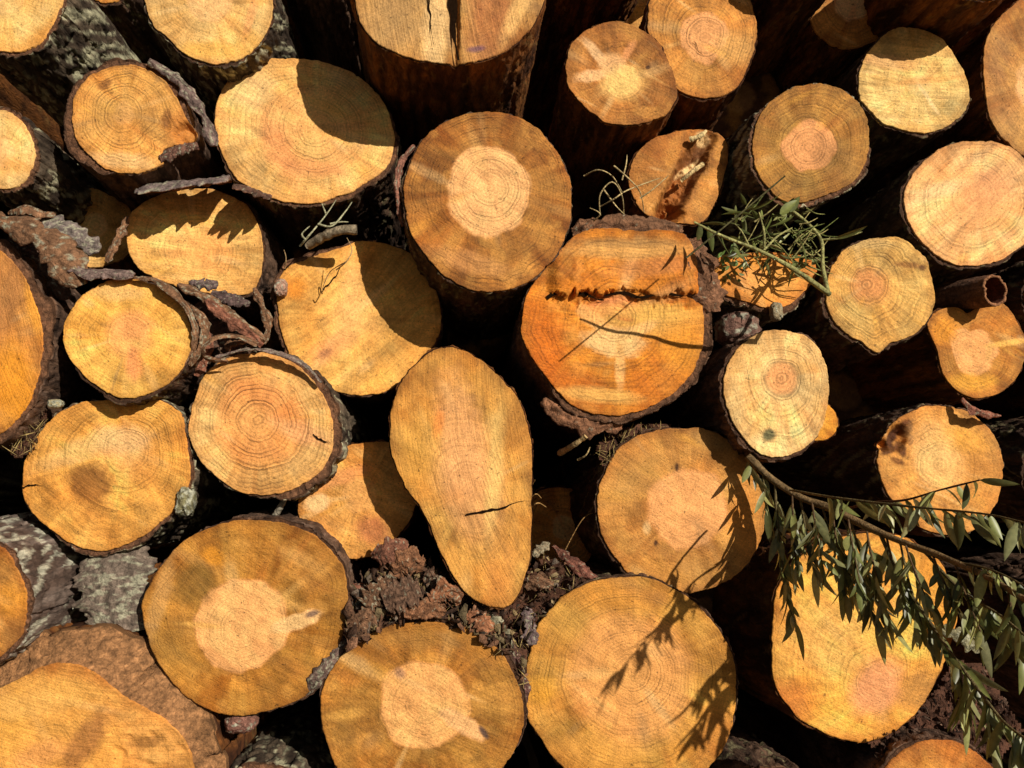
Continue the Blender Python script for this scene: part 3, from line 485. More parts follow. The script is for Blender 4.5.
# the rest of the pile, outside the picture
for i, (x, y, r_, yo) in enumerate([(560, -150, 60, .3), (680, -120, 50, .3), (900, -140, 50, .3), (1080, -30, 62, .22), (440, -190, 60, .2), (640, -10, 50, .6), (960, -10, 60, .55), (1030, -110, 60, .5), (780, 0, 50, .6), (1110, 120, 50, .3), (1120, 215, 50, .2), (1110, 380, 40, .2), (730, -190, 60, .2), (860, -215, 60, .2), (1010, -220, 60, .2)]):
    G('up%d' % i, circ(x, y, r_, r_), yo, 'log of the same pile beyond the edge of the picture', 'strip', 2, sap=HONEY, n=72, m=14, group='logs beyond the edge of the picture')
k = 0
for row in range(-3, 11):
    yy = 384+(row-3.5)*165
    for colx in range(-5, 12):
        xx = 90+colx*168+(row % 2)*84
        if -125 < xx < 1160 and -125 < yy < 895: continue
        if -230 < yy < -90 and 700 < xx < 1150: continue
        w = at(xx, yy, .1)
        if w[2] < .22 or w[2] > 3.1: continue
        rr = random.Random(k); k += 1
        G('out%d' % k, circ(xx+rr.uniform(-9, 9), yy+rr.uniform(-8, 8), rr.uniform(64, 86), None, seed=k), rr.uniform(.08, .18)+(.3 if xx < 0 and yy > 0 else 0), 'log of the same pile beyond the edge of the picture', rr.choice(['strip', 'rough', 'lichen', 'scaly']), 3,
          sap=rr.choice([OCHRE, HONEY, PALE, TAN]), heart=PINK, hr=rr.uniform(.3, .5), hk=rr.uniform(.3, .9), n=72, m=14, group='logs beyond the edge of the picture')

# ------------------------------------------------------------------ loose bark, sticks, litter
def bark_piece(name, label, cat, path, w, curl=1.2, roll=0.0, th=.004, c1=(128, 92, 78), c2=(150, 104, 84), lichen=.1, K=60, M=14, taper=.35, rough=.006, group=None, seed=None, twist=0.0):
    seed = seed or int(abs(path[0][0]*13+path[0][1]*7))+3
    P = crom([tuple(at(*p)) for p in path], K, False)
    T = np.gradient(P, axis=0); T /= np.linalg.norm(T, axis=1)[:, None]
    vw = np.array([0, 1, 0.]); S = np.cross(T, vw); S /= np.linalg.norm(S, axis=1)[:, None]+1e-9; D = np.cross(S, T)
    s = np.linspace(0, 1, K); ww = w*1.3/486/2*(1-taper*1.5*(2*np.abs(s-.5))**3).clip(.15, 1)*(.35+1.2*fbm(s*9, 0, 0, seed, 4)); curl = curl*.65
    rl = roll+twist*s; S2 = S*np.cos(rl)[:, None]+D*np.sin(rl)[:, None]; D2 = -S*np.sin(rl)[:, None]+D*np.cos(rl)[:, None]
    a = np.linspace(-1, 1, M)
    out = []
    ln_ = np.linalg.norm(P[-1]-P[0])*486+10
    for side in (0, 1):
        cc_ = max(curl, .05); xx = np.sin(a*cc_)/cc_; yy = (1-np.cos(a*cc_))/cc_
        jag = (fbm(s[:, None]*ln_/9, a[None]*.5+side*0, 0, seed+2, 4)-.5)*1.1*min(1, 16/w)
        X = xx[None]*ww[:, None]*(1+jag*np.abs(a)[None]**2); Yv = yy[None]*ww[:, None]
        ln_ = np.linalg.norm(P[-1]-P[0])*486+10
        dn = ((fbm(s[:, None]*ln_/16, a[None]*w/7, side*9, seed+side, 4)-.5)*1.5+(fbm(s[:, None]*ln_/5, a[None]*w/5, side*9+3, seed+side, 3)-.5)*.8)*rough*(1 if side == 0 else .5)
        off = (-th/2-dn if side == 0 else th/2+dn*.5)*(1-.7*np.abs(a)[None]**4)
        out.append(P[:, None]+S2[:, None]*X[..., None]+D2[:, None]*(Yv+off)[..., None])
    A, B = out; ring = np.concatenate([A, B[:, ::-1]], 1)       # K x 2M closed section
    V = ring.reshape(-1, 3); F = grid_faces(K, 2*M)
    nV = len(V); caps = []
    c0, c1_ = ring[0].mean(0), ring[-1].mean(0); V = np.vstack([V, c0, c1_])
    for j in range(2*M):
        j2 = (j+1) % (2*M); caps.append((j2, j, nV, nV)); caps.append(((K-1)*2*M+j, (K-1)*2*M+j2, nV+1, nV+1))
    caps = [(a_, b_, c_) for a_, b_, c_, _ in caps]
    sg = np.broadcast_to(s[:, None], (K, 2*M)); bb = np.broadcast_to(np.r_[a, a[::-1]][None], (K, 2*M))
    nz = fbm(sg*9, bb*w/3, 0, seed+4, 4)[..., None]; isout = (np.arange(2*M) < M)[None, :, None]
    C = np.where(isout, lin(c1), lin(c2))*(.15+1.7*nz)
    lz = (sstep(.66-lichen*.22, .74-lichen*.22, fbm(sg*22, bb*5, 2, seed+5, 4)))[..., None]*isout
    C = C*(1-lz*.8)+lin((186, 180, 150))*lz*.8; C = np.vstack([C.reshape(-1, 3), lin(c2)*.6, lin(c2)*.6])*.85
    # triangulate the quads so the caps can share the mesh
    Ft = np.concatenate([F[:, [0, 1, 2]], F[:, [0, 2, 3]], np.array(caps)])
    o = mk(name, V, Ft, BARK, attrs=dict(tint=np.clip(C, .004, .8), bco=V*1.3+seed*.01))
    tag(o, label, cat, group); return o
def tube_vf(P, r0, r1, ns=7, seed=0, wob=.15):
    P = np.asarray(P, float); K = len(P); T = np.gradient(P, axis=0); T /= np.linalg.norm(T, axis=1)[:, None]+1e-9
    ref = np.array([.3, .9, .2]); S = np.cross(T, ref); S /= np.linalg.norm(S, axis=1)[:, None]+1e-9; D = np.cross(S, T)
    s = np.linspace(0, 1, K); r = (r0+(r1-r0)*s)*(1+wob*(vn(s*K*.35, 0, 0, seed)-.5)*2)
    a = np.arange(ns)/ns*2*math.pi
    V = P[:, None]+(S[:, None]*np.cos(a)[None, :, None]+D[:, None]*np.sin(a)[None, :, None])*r[:, None, None]
    return V.reshape(-1, 3), grid_faces(K, ns)
def stick(name, label, cat, path, r, c, r1=None, K=30, group=None, parent=None, nm=None):
    P = crom([tuple(at(*p)) for p in path], K, False); V, F = tube_vf(P, r/486, (r1 or r*.5)/486, 8, int(path[0][0]))
    n0 = len(V); V = np.vstack([V, P[:1], P[-1:]])
    ns = 8; caps = [(j, (j+1) % ns, n0) for j in range(ns)]+[((K-1)*ns+(j+1) % ns, (K-1)*ns+j, n0+1) for j in range(ns)]
    Ft = np.concatenate([F[:, [0, 1, 2]], F[:, [0, 2, 3]], np.array(caps)])
    C = np.ones((len(V), 3))*lin(c)*.85*(.6+.8*fbm(V[:, 0]*200, V[:, 2]*200, 0, 5))[:, None]
    o = mk(nm or name, V, Ft, BARK, parent, attrs=dict(tint=C, bco=V))
    if parent is None: tag(o, label, cat, group)
    return o
def multi_stick(name, label, cat, paths, r, c, group=None, part='twig'):
    e = thing(name, label, cat, tuple(at(*paths[0][0])), group)
    for p in paths: stick(name, '', '', p, r, c, parent=e, nm=part)
    return e
def rock(name, label, cat, px, py, yo, rx, ry, rz, c1, c2, lichen=.1, seed=1, group=None):   # a lumpy chunk of bark
    n, m = 40, 24; u = np.linspace(0, math.pi, m)[:, None]; v = np.arange(n)[None]/n*2*math.pi
    d = np.stack([np.sin(u)*np.cos(v), np.cos(u)+0*v, np.sin(u)*np.sin(v)], -1)
    r = .75+.6*(fbm(d[..., 0]*1.6+seed, d[..., 1]*1.6, d[..., 2]*1.6, seed, 4)); r = r+(fbm(d[..., 0]*7+seed, d[..., 1]*7, d[..., 2]*7, seed+1, 3)-.5)*.35
    e = np.sign(d)*np.abs(d)**.75
    V = at(px, py, yo)+e*r[..., None]*np.array([rx, rz, ry])/486
    nz = fbm(d[..., 0]*5, d[..., 1]*5, d[..., 2]*5, seed+2, 4)[..., None]; C = lin(c1)*(1-nz)+lin(c2)*nz
    lz = sstep(.62-lichen*.25, .72-lichen*.25, fbm(d[..., 0]*4, d[..., 1]*4, d[..., 2]*4+5, seed+3, 4))[..., None]; C = C*(1-lz)+lin((190, 186, 160))*lz
    V = V.reshape(-1, 3); o = mk(name, V, grid_faces(m, n), BARK, attrs=dict(tint=C.reshape(-1, 3)*.85, bco=V*1.4)); tag(o, label, cat, group); return o

RB1, RB2 = (142, 102, 72), (162, 108, 76)
bp = bark_piece
bp('bark_slab', 'loose grey slab of bark lying across the log with the jagged shadow', 'bark', [(140, 190, .05), (165, 186, .045), (195, 182, .05), (230, 178, .055)], 58, .5, 1.2, .009, (140, 120, 112), RB2, .35, rough=.009)
bp('added_shade_flake', 'added dark bark flake shading the upper right of the log under the slab', 'bark', [(236, 186, .06), (252, 190, .06), (272, 198, .07)], 46, .4, 1.3, .008, (110, 80, 66), RB2, .1)  # flake added to cast the right part of the jagged shadow
bp('bark_strip', 'upper left curl of bark near the left edge, above the longest strip', 'bark', [(10, 212, .02), (26, 207, .0), (44, 212, .02), (54, 214, .04)], 16, 1.6, 1.0, .005, RB1, RB2, .2)
bp('bark_strip', 'grey lichened bark strip slanting down to the sunlit sliver of the set back log', 'bark', [(40, 222, .03), (62, 228, .02), (82, 240, .02), (100, 250, .04)], 20, .9, .2, .006, (138, 122, 112), RB2, .5)
bp('bark_strip', 'long wide bark strip running down from the left edge to the small pink hearted log', 'bark', [(-8, 218, -.01), (20, 226, -.02), (48, 240, -.03), (66, 262, -.03), (80, 286, -.02)], 27, .9, .2, .006, RB1, RB2, .2, K=80)
bp('bark_strip', 'bark strip leading right along the top of the small pink hearted log', 'bark', [(66, 262, -.02), (85, 272, -.03), (108, 272, -.03), (134, 275, -.03)], 14, .9, .6, .006, (134, 110, 100), RB2, .15)
bp('bark_strip', 'short upright reddish bark splinter between the set back log and its pale neighbour', 'bark', [(128, 216, .08), (120, 234, .07), (112, 250, .06), (106, 262, .06)], 9, .7, 0, .004, RB1, RB2, .1)
bp('bark_strip', 'thin bark band arching over the top right of the small pink hearted log', 'bark', [(130, 277, -.025), (158, 281, -.03), (178, 296, -.03), (193, 318, -.03), (196, 340, -.02), (186, 366, -.01), (166, 388, .0)], 8, .8, .9, .004, RB1, RB2, .2, K=90)
bp('bark_strip', 'bark strip winding right from under the pale log toward the red ringed log', 'bark', [(178, 284, .03), (205, 296, .02), (228, 312, .01), (250, 328, .02), (266, 340, .03)], 12, 1.2, .5, .005, RB1, RB2, .15, K=80)
bp('bark_strip', 'stubby dark bark flake on the lower rim of the pale log under the slab', 'bark', [(190, 282, .06), (203, 284, .05), (218, 283, .06)], 11, .8, .4, .006, (120, 98, 92), RB2, .2)
bp('bark_strip', 'broad dark bark curl at the lower right of the pale log under the slab', 'bark', [(212, 292, .06), (232, 298, .05), (250, 304, .06)], 16, 1.2, .5, .006, (104, 82, 76), RB2, .1)
bp('bark_strip', 'thin bark ribbon hanging down at the right end of the curled strips', 'bark', [(254, 288, .05), (262, 306, .04), (268, 326, .04), (264, 344, .04)], 8, 1.2, 0, .004, RB1, RB2, .1)
bp('bark_curl', 'reddish bark ribbon bent into a loop above the red ringed log', 'bark', [(228, 362, .0), (205, 358, -.01), (202, 346, -.02), (218, 336, -.02), (240, 336, -.01), (258, 344, .0)], 9, .9, .9, .004, RB1, (170, 100, 78), .1, K=90)
bp('bark_curl', 'small inner scrap of bark inside the bark loop', 'bark', [(224, 346, .03), (238, 342, .02), (250, 338, .03)], 8, .6, .4, .004, RB1, (166, 100, 76), 0)
bp('bark_strip', 'dark bark ribbon hugging the upper left of the bark loop', 'bark', [(190, 306, -.01), (202, 316, -.02), (206, 332, -.02), (200, 350, -.02), (190, 366, -.01)], 8, 1.0, .8, .004, RB1, RB2, .3)
bp('bark_strip', 'thin bark ribbon draped over the top of the red ringed log', 'bark', [(216, 358, .0), (240, 350, .0), (268, 350, .0), (300, 362, .0), (322, 382, .0)], 6, .8, 1.0, .004, (136, 112, 100), RB2, .2, K=80)
bp('bark_strip', 'reddish bark splinter lying down the gap left of the leaf shadowed log', 'bark', [(553, 546, .10), (570, 560, .06), (588, 574, .03), (606, 584, .02)], 11, .8, .3, .005, (140, 88, 70), RB2, .05)
bp('bark_strip', 'pale grey wood splinter beside the tip of the teardrop shaped log', 'bark', [(533, 556, .05), (540, 550, .05), (549, 543, .06)], 7, .5, .2, .004, (160, 140, 110), RB2, .4)
bp('bark_strip', 'upright grey bark slab right of the narrow tip of the teardrop log', 'bark', [(528, 606, .03), (530, 622, .01), (533, 645, .0)], 14, .9, .3, .006, (126, 104, 100), RB2, .2)
bp('bark_strip', 'lichened bark splinter slanting between the knot hearted log and the teardrop log', 'bark', [(486, 610, .0), (494, 624, -.01), (504, 640, -.01), (510, 652, .0)], 13, .9, .2, .006, (150, 140, 110), RB2, .6)
bp('bark_strip', 'dark bark strip running down the right rim of the knot hearted log', 'bark', [(508, 636, .01), (516, 656, .0), (524, 680, .01), (526, 704, .02)], 10, .9, .2, .006, (120, 84, 74), RB2, .1)
bp('bark_strip', 'bark strip down the right side of the dark stained log with the knot', 'bark', [(347, 640, .01), (336, 656, .0), (318, 676, .0), (306, 694, .02)], 12, .9, .1, .006, (120, 96, 84), RB2, .4)
bp('bark_piece', 'rusty bark flake between the small knotted log and the teardrop log', 'bark', [(372, 556, .02), (384, 552, .0), (398, 546, .0), (406, 541, .02)], 16, .5, .3, .006, (150, 98, 74), (166, 110, 82), .05)
bp('bark_strip', 'detached curved bark strip standing off the left rim of the pale centred round log', 'bark', [(414, 146, -.03), (402, 162, -.04), (398, 182, -.045), (399, 204, -.04), (404, 226, -.02)], 7, .8, .6, .005, (150, 100, 80), (140, 90, 70), .05)
bp('bark_strip', 'thick bark flap peeling beside the torn side of the ragged bark ringed log', 'bark', [(150, 62, .0), (176, 78, .0), (192, 98, .0), (206, 120, .0), (214, 146, .01)], 11, .8, .4, .008, (132, 108, 98), RB2, .45, K=80, rough=.01)
bp('bark_strip', 'bark flap lying under the torn side of the ragged bark ringed log', 'bark', [(160, 158, .0), (178, 150, -.005), (198, 145, .0)], 14, .7, .4, .006, (120, 84, 68), RB2, .1)
bp('bark_flap', 'big ragged bark flap on the right side of the torn orange log', 'bark', [(694, 238, -.03), (702, 262, -.045), (709, 288, -.045), (710, 312, -.035)], 26, .7, .1, .007, (138, 96, 68), RB2, -.4, K=70, rough=.012, taper=.2)
bp('bark_flap', 'ragged brown bark flap along the top of the torn orange log', 'bark', [(572, 232, -.02), (600, 224, -.035), (640, 224, -.035), (682, 230, -.02)], 16, .7, .1, .007, (134, 94, 66), RB2, -.4, K=70, rough=.012, taper=.2)
bp('bark_flap', 'jagged bark fringe along the lower left rim of the torn orange log', 'bark', [(545, 398, -.02), (562, 414, -.03), (590, 424, -.03), (622, 424, -.02)], 16, .7, .1, .006, (146, 100, 70), RB2, -.4, K=70, rough=.014, taper=.3)
bp('bark_strip', 'flat reddish bark sliver crossing under the thin hanging bark ribbon', 'bark', [(206, 300, .01), (226, 318, .0), (244, 330, .0), (262, 346, .01)], 9, .3, .1, .003, (150, 96, 72), (160, 100, 76), -.3)
bp('bark_strip', 'wide dark bark flake filling the gap above the bark loop', 'bark', [(196, 304, .05), (214, 322, .05), (236, 346, .05), (248, 356, .06)], 26, .4, .1, .004, (104, 76, 60), RB2, .1)
bp('bark_strip', 'reddish bark shred beside the right rim of the small pink hearted log', 'bark', [(196, 312, .02), (204, 330, .02), (206, 352, .03), (196, 376, .04)], 11, .4, .1, .003, (152, 98, 74), RB2, -.2)
bp('bark_strip', 'dark bark strip in the gap below the long wide bark strip', 'bark', [(10, 236, .05), (36, 252, .05), (58, 280, .05), (66, 300, .06)], 18, .4, .1, .005, (108, 80, 64), RB2, .1)
bp('stick', 'dry red brown stick of bark on top of the chipped brown rimmed log', 'stick', [(962, 398, .0), (972, 408, -.01), (984, 413, -.01), (1000, 416, .0)], 7, 1.4, .3, .005, (170, 108, 84), (170, 108, 84), 0)
bp('bark_piece', 'pale lichened bark chip beside the right rim of the log under the branch', 'bark', [(938, 628, .0), (956, 634, -.01), (972, 642, -.01), (988, 652, .0)], 13, .7, .3, .006, (150, 140, 104), RB2, .5)
bp('bark_slab', 'square block of lichen flecked bark wedged above the huge bottom left log', 'bark', [(112, 552, .06), (113, 575, .04), (114, 600, .03), (116, 634, .03)], 48, .5, .1, .01, (132, 114, 98), RB2, .42, K=60, M=30, taper=.05, rough=.008)
def bark_tube(label, m0, m1, r0, r1):      # a roll of shed bark, open at its mouth
    K, M = 50, 48; s = np.linspace(0, 1, K); A, B = at(*m0), at(*m1); T = (B-A)/np.linalg.norm(B-A); S = np.cross(T, [0, 0, 1.]); S /= np.linalg.norm(S); D = np.cross(S, T)
    P = A+(B-A)*s[:, None]; a = np.arange(M)/M*2*math.pi; ca, sa_ = np.cos(a)[None], np.sin(a)[None]; r = (r0+(r1-r0)*s)[:, None]/486
    wob = 1+.16*(fbm(ca*1.5+0*s[:, None], sa_*1.5+0*s[:, None], s[:, None]*2, 71, 3)-.5)
    ro = r*wob+(fbm(ca*9+0*s[:, None], sa_*9+0*s[:, None], s[:, None]*7, 72, 4)-.45)*.007; ri = r*wob-.005
    st = (fbm(ca*4, sa_*4, 3, 73, 3)-.5)*.014*np.clip(1-s*3, 0, 1)[:, None]
    mkv = lambda q: P[:, None]+T*st[..., None]+(S*ca[..., None]+D*sa_[..., None])*q[..., None]
    V = np.concatenate([mkv(ri)[::-1], mkv(ro)]); C = np.concatenate([np.ones((K, M, 3))*lin((128, 70, 42)), np.ones((K, M, 3))*lin((124, 88, 66))*(.2+1.6*fbm(ca*8+0*s[:, None], sa_*8+0*s[:, None], s[:, None]*5, 74, 4))[..., None]])
    C[K-1:K+1] = lin((176, 120, 80)); V = V.reshape(-1, 3)
    o = mk('bark_curl', V, grid_faces(2*K, M), BARK, attrs=dict(tint=C.reshape(-1, 3)*.85, bco=V*1.3)); tag(o, label, 'bark')
bark_tube('hollow tube of dark curled bark at the right, above the notched log', (995, 290, -.02), (925, 302, .16), 17, 15)
rock('bark_chunk', 'crumbly grey brown bark chunk in the gap left of the pale green spotted log', 'bark', 737, 330, .05, 20, 17, 20, (112, 80, 68), (150, 110, 92), .15, 3)
rock('bark_chunk', 'small pinkish resin crusted bark lump on the left rim of the golden half shaded log', 'bark', 281, 288, .07, 6, 9, 7, (190, 140, 116), (226, 180, 150), .2, 5)
rock('bark_chunk', 'tiny pale lichen lump between the rusty left edge log and its neighbour', 'lichen', 56, 404, .02, 7, 4, 5, (170, 150, 110), (220, 206, 160), .6, 6)
for q in range(1): pass
rock('bark_chunk', 'reddish bark lump under the dark stained log, near the bottom edge', 'bark', 242, 722, .05, 14, 9, 12, (138, 92, 76), (170, 120, 100), .1, 8)
rock('bark_chunk', 'red brown chunk of bark above the top left of the knot hearted log', 'bark', 358, 600, .03, 10, 15, 10, (150, 96, 72), (166, 108, 84), .0, 9)
rock('bark_chunk', 'small reddish bark chunk hanging on the tip of the stub log under the green twigs', 'bark', 776, 312, .03, 6, 9, 7, (150, 130, 100), (190, 170, 130), .3, 10)
rock('bark_chunk', 'lichened bark lump on the lower right rim of the wide honey log', 'bark', 186, 502, .04, 8, 13, 12, (120, 104, 78), (176, 170, 120), .6, 11)
stick('stick', 'short pale peeled stick in the dark gap below the torn orange log', 'stick', [(560, 453, .06), (572, 446, .0), (586, 436, -.03)], 3.6, (246, 206, 140), 2.6)
stick('stick', 'lichened broken stick end resting on top of the golden half shaded log', 'stick', [(308, 246, .05), (325, 236, .02), (342, 230, .0), (357, 230, .0)], 5, (170, 150, 120), 5.5)
stick('stick', 'grey splinter stuck in the gap left of the small knotted log', 'stick', [(274, 518, .06), (282, 504, .04), (288, 494, .03)], 4, (170, 158, 136), 2.5)
multi_stick('dead_twig', 'bundle of fine bent dead twigs above the torn orange log', 'twig', [
    [(584, 176, .0), (598, 170, -.03), (612, 176, -.03), (622, 192, .0)], [(614, 166, -.04), (628, 178, -.06), (640, 192, -.05), (644, 212, .0)],
    [(600, 215, .0), (600, 195, -.03), (612, 182, -.04), (622, 196, -.03), (624, 220, .0)], [(600, 207, .0), (614, 199, -.03), (628, 190, -.03), (660, 178, .0)],
    [(622, 180, -.03), (626, 165, -.04), (627, 155, -.03)], [(592, 222, -.03), (600, 214, -.05), (590, 208, -.04)], [(640, 198, -.02), (652, 190, -.03), (668, 176, .0)], [(604, 190, 0), (616, 206, -.02), (628, 218, 0)]], .9, (214, 186, 130))
multi_stick('dead_twig', 'lichen covered forked twig hanging below the half shaded pale log', 'twig', [
    [(300, 246, .02), (312, 232, .0), (326, 215, .02), (336, 200, .06)], [(318, 224, .0), (332, 226, .0), (345, 212, .04), (352, 202, .08)], [(326, 214, .02), (322, 204, .04)], [(330, 224, .02), (340, 222, .03), (348, 222, .05)], [(306, 240, .0), (302, 234, .0), (310, 226, 0)]], 1.1, (196, 190, 150))
multi_stick('dead_twig', 'thin straw coloured twigs poking over the golden half shaded log', 'twig', [
    [(336, 270, -.0), (346, 262, -.03), (352, 250, -.03), (347, 238, .0)], [(285, 268, .02), (286, 258, 0), (284, 250, .02)], [(346, 262, .0), (330, 272, .05), (322, 290, .08)]], .7, (206, 170, 120))
multi_stick('dead_twig', 'dry splinter and thin straw beside the pale peeled stick', 'twig', [[(578, 460, .0), (586, 455, -.02), (590, 447, -.02)], [(586, 436, 0), (596, 430, .0), (606, 424, .02)]], 1.1, (206, 176, 120))
multi_stick('dead_twig', 'dry brown twigs sticking out by the waist of the teardrop log', 'twig', [[(528, 500, .02), (536, 494, .0), (541, 498, .02)], [(530, 508, .02), (538, 503, .0), (546, 507, .04)], [(560, 560, .1), (582, 520, .05), (598, 512, .06)], [(530, 488, .02), (535, 480, .0)]], .8, (196, 150, 90))

def litter(name, label, regions, per, cols, seed, kindname='bark litter', smin=3, smax=9, needles=0):
    rg = np.random.default_rng(seed); VV = []; FF = []; CC = []; nV = 0
    for (poly, ya, yb, dens) in regions:
        poly = np.array(poly, float); lo, hi = poly.min(0), poly.max(0); cnt = int((hi[0]-lo[0])*(hi[1]-lo[1])/100*per*dens)
        def inside(p):
            c_ = False; j = len(poly)-1
            for i in range(len(poly)):
                if (poly[i, 1] > p[1]) != (poly[j, 1] > p[1]) and p[0] < (poly[j, 0]-poly[i, 0])*(p[1]-poly[i, 1])/(poly[j, 1]-poly[i, 1])+poly[i, 0]: c_ = not c_
                j = i
            return c_
        # a lumpy bed under the chips
        gx, gy = np.meshgrid(np.arange(lo[0], hi[0]+1, 3.), np.arange(lo[1], hi[1]+1, 3.)); f = (gy-lo[1])/(hi[1]-lo[1]+1e-6)
        yo = yb+(ya-yb)*f+.015+(fbm(gx/11, gy/11, 0, seed+1, 4)-.5)*.07; W = at(gx, gy, yo)
        m_, n_ = gx.shape; gf = grid_faces(m_, n_, False); ctr = np.stack([gx.ravel(), gy.ravel()], 1)[gf].mean(1)
        keep = np.array([inside(c) for c in ctr]); gf = gf[keep]
        nz = fbm(gx/6, gy/6, 0, seed+2, 4).reshape(-1, 1); VV.append(W.reshape(-1, 3)); FF.append(np.concatenate([gf[:, [0, 1, 2]], gf[:, [0, 2, 3]]])+nV); CC.append(lin((96, 62, 44))*(.3+1.3*nz)); nV += gx.size
        for _ in range(cnt):
            p = lo+(hi-lo)*rg.random(2)
            if not inside(p): continue
            f = (p[1]-lo[1])/(hi[1]-lo[1]); y = yb+(ya-yb)*f-rg.random()*.02
            o = at(p[0], p[1], y); k = rg.integers(5, 8); sz = (smin+(smax-smin)*rg.random()**2.2)/486; el_ = rg.uniform(.25, .9)
            if rg.random() < needles:
                k = 4; sz = rg.uniform(7, 20)/486; el_ = .05; col = lin((206, 176, 110))
            else: col = lin(cols[rg.integers(len(cols))])*rg.uniform(.3, 1.2)
            a = np.sort(rg.random(k)*6.283) if k > 4 else np.array([0, 1.57, 3.14, 4.71]); rr = (.7+.5*rg.random(k)) if k > 4 else np.ones(4)
            q = np.stack([np.cos(a)*rr, np.zeros(k), np.sin(a)*rr*el_], 1)*sz/2
            M3 = np.array(Euler((rg.normal()*.95, rg.random()*6.28, rg.normal()*.95)).to_matrix()); th = rg.uniform(.04, .12)*sz*min(1, el_*2)
            a_ = q@M3.T+o; b_ = (q*.85+np.array([0, -th, 0]))@M3.T+o; c_ = np.vstack([b_.mean(0)])
            V = np.vstack([a_, b_, c_]); fs = []
            for i in range(k):
                j = (i+1) % k; fs += [(i, j, k+j), (i, k+j, k+i), (k+i, k+j, 2*k)]
            VV.append(V); FF.append(np.array(fs)+nV); CC.append(np.ones((2*k+1, 3))*col*rg.uniform(.8, 1.2, (2*k+1, 1))); nV += len(V)
    V = np.vstack(VV); o = mk(name, V, np.vstack(FF), BARK, smooth=False, attrs=dict(tint=np.clip(np.vstack(CC)*.85, .004, .8), bco=V*1.5)); tag(o, label, kindname); o['kind'] = 'stuff'; return o
stick('', '', '', [(681, 181, .075), (692, 172, .06), (703, 164, .06)], 2.2, (252, 216, 150), 3, parent=LOGS['rotten'], nm='splinter')
stick('', '', '', [(690, 140, .08), (700, 136, .07), (706, 131, .075)], 3.5, (246, 214, 150), 2, parent=LOGS['rotten'], nm='splinter')
RC = [(138, 98, 72), (112, 80, 60), (158, 112, 82), (92, 66, 50), (130, 112, 94), (164, 140, 100), (124, 84, 60), (180, 150, 104), (72, 52, 40)]
HP = [([(366, 606, -.02), (380, 590, -.025), (398, 582, -.02)], 20, 'flat rusty bark plate at the left of the bark heap'), ([(392, 570, .0), (408, 562, -.01), (424, 566, -.01)], 20, 'broad brown bark plate crowning the bark heap'),
      ([(384, 602, -.03), (402, 594, -.035), (420, 588, -.03)], 22, 'largest weathered bark plate in the middle of the bark heap'), ([(430, 600, -.03), (446, 592, -.03), (462, 598, -.025)], 16, 'small dark bark plate under the left flank of the teardrop log'),
      ([(350, 640, -.02), (362, 622, -.025), (372, 612, -.02)], 15, 'reddish bark plate at the lower left foot of the bark heap'), ([(404, 614, -.03), (424, 609, -.035), (446, 611, -.03)], 13, 'long narrow bark plate along the top rim of the knot hearted log'),
      ([(424, 576, -.01), (436, 582, -.015), (444, 594, -.01)], 14, 'tilted bark plate at the upper right of the bark heap'), ([(468, 612, -.02), (482, 622, -.025), (494, 634, -.02)], 14, 'orange brown bark plate right of the knot hearted log top'),
      ([(526, 588, -.0), (540, 582, -.01), (552, 586, .0)], 12, 'small rusty bark plate right of the teardrop log tip')]
for i_, (p_, w_, l_) in enumerate(HP):
    bp('bark_plate', l_, 'bark', p_, w_, .25, random.uniform(-.3, .5), .006, [(128, 92, 66), (150, 102, 70), (116, 86, 66), (164, 108, 74)][i_ % 4], RB2, -.2 if i_ % 3 else .15, group='bark plates in the heap', taper=.2, rough=.008, M=20)
litter('bark_litter', 'crumbled reddish bark heaped between the knot hearted log and the teardrop log', [
    ([(346, 608), (360, 585), (378, 566), (400, 556), (425, 562), (442, 572), (460, 592), (480, 608), (500, 614), (512, 648), (500, 652), (476, 630), (430, 618), (384, 626), (346, 650)], -.02, .03, 1.0)], 10, RC, 5, smin=2.5, smax=24, needles=.12)
litter('bark_litter', 'broken bark and dry needles left of the leaf shadowed log', [
    ([(500, 612), (530, 570), (545, 556), (572, 566), (590, 580), (570, 590), (546, 608), (530, 640), (524, 690), (514, 650)], -.01, .05, 1.0)], 6.5, RC, 6, smin=3, smax=14, needles=.25)
litter('bark_litter', 'dark flecks of bark under the log hung over by the branch', [
    ([(868, 742), (905, 722), (935, 690), (955, 660), (985, 665), (1004, 700), (1024, 730), (1000, 760), (960, 745), (930, 742), (900, 748), (880, 768)], .02, .12, 1.0)], 5, [(110, 72, 54), (84, 58, 46), (130, 100, 80)], 7, smin=3, smax=10)
litter('dry_grass', 'dry needles and moss on the top left rim of the large tan log', [([(596, 448), (610, 432), (640, 424), (680, 426), (672, 432), (640, 436), (618, 452), (604, 468)], .0, .06, 1.0)], 10, [(150, 110, 70), (110, 80, 56)], 8, 'dry grass', 2, 6, .5)
litter('moss', 'hanging brown roots and moss under the big rusty log on the left edge', [([(10, 440), (22, 405), (40, 385), (48, 380), (46, 420), (34, 448), (20, 460), (8, 452)], .01, .05, 1.0)], 10, [(120, 92, 66), (96, 70, 52)], 9, 'moss', 2, 6, .45)

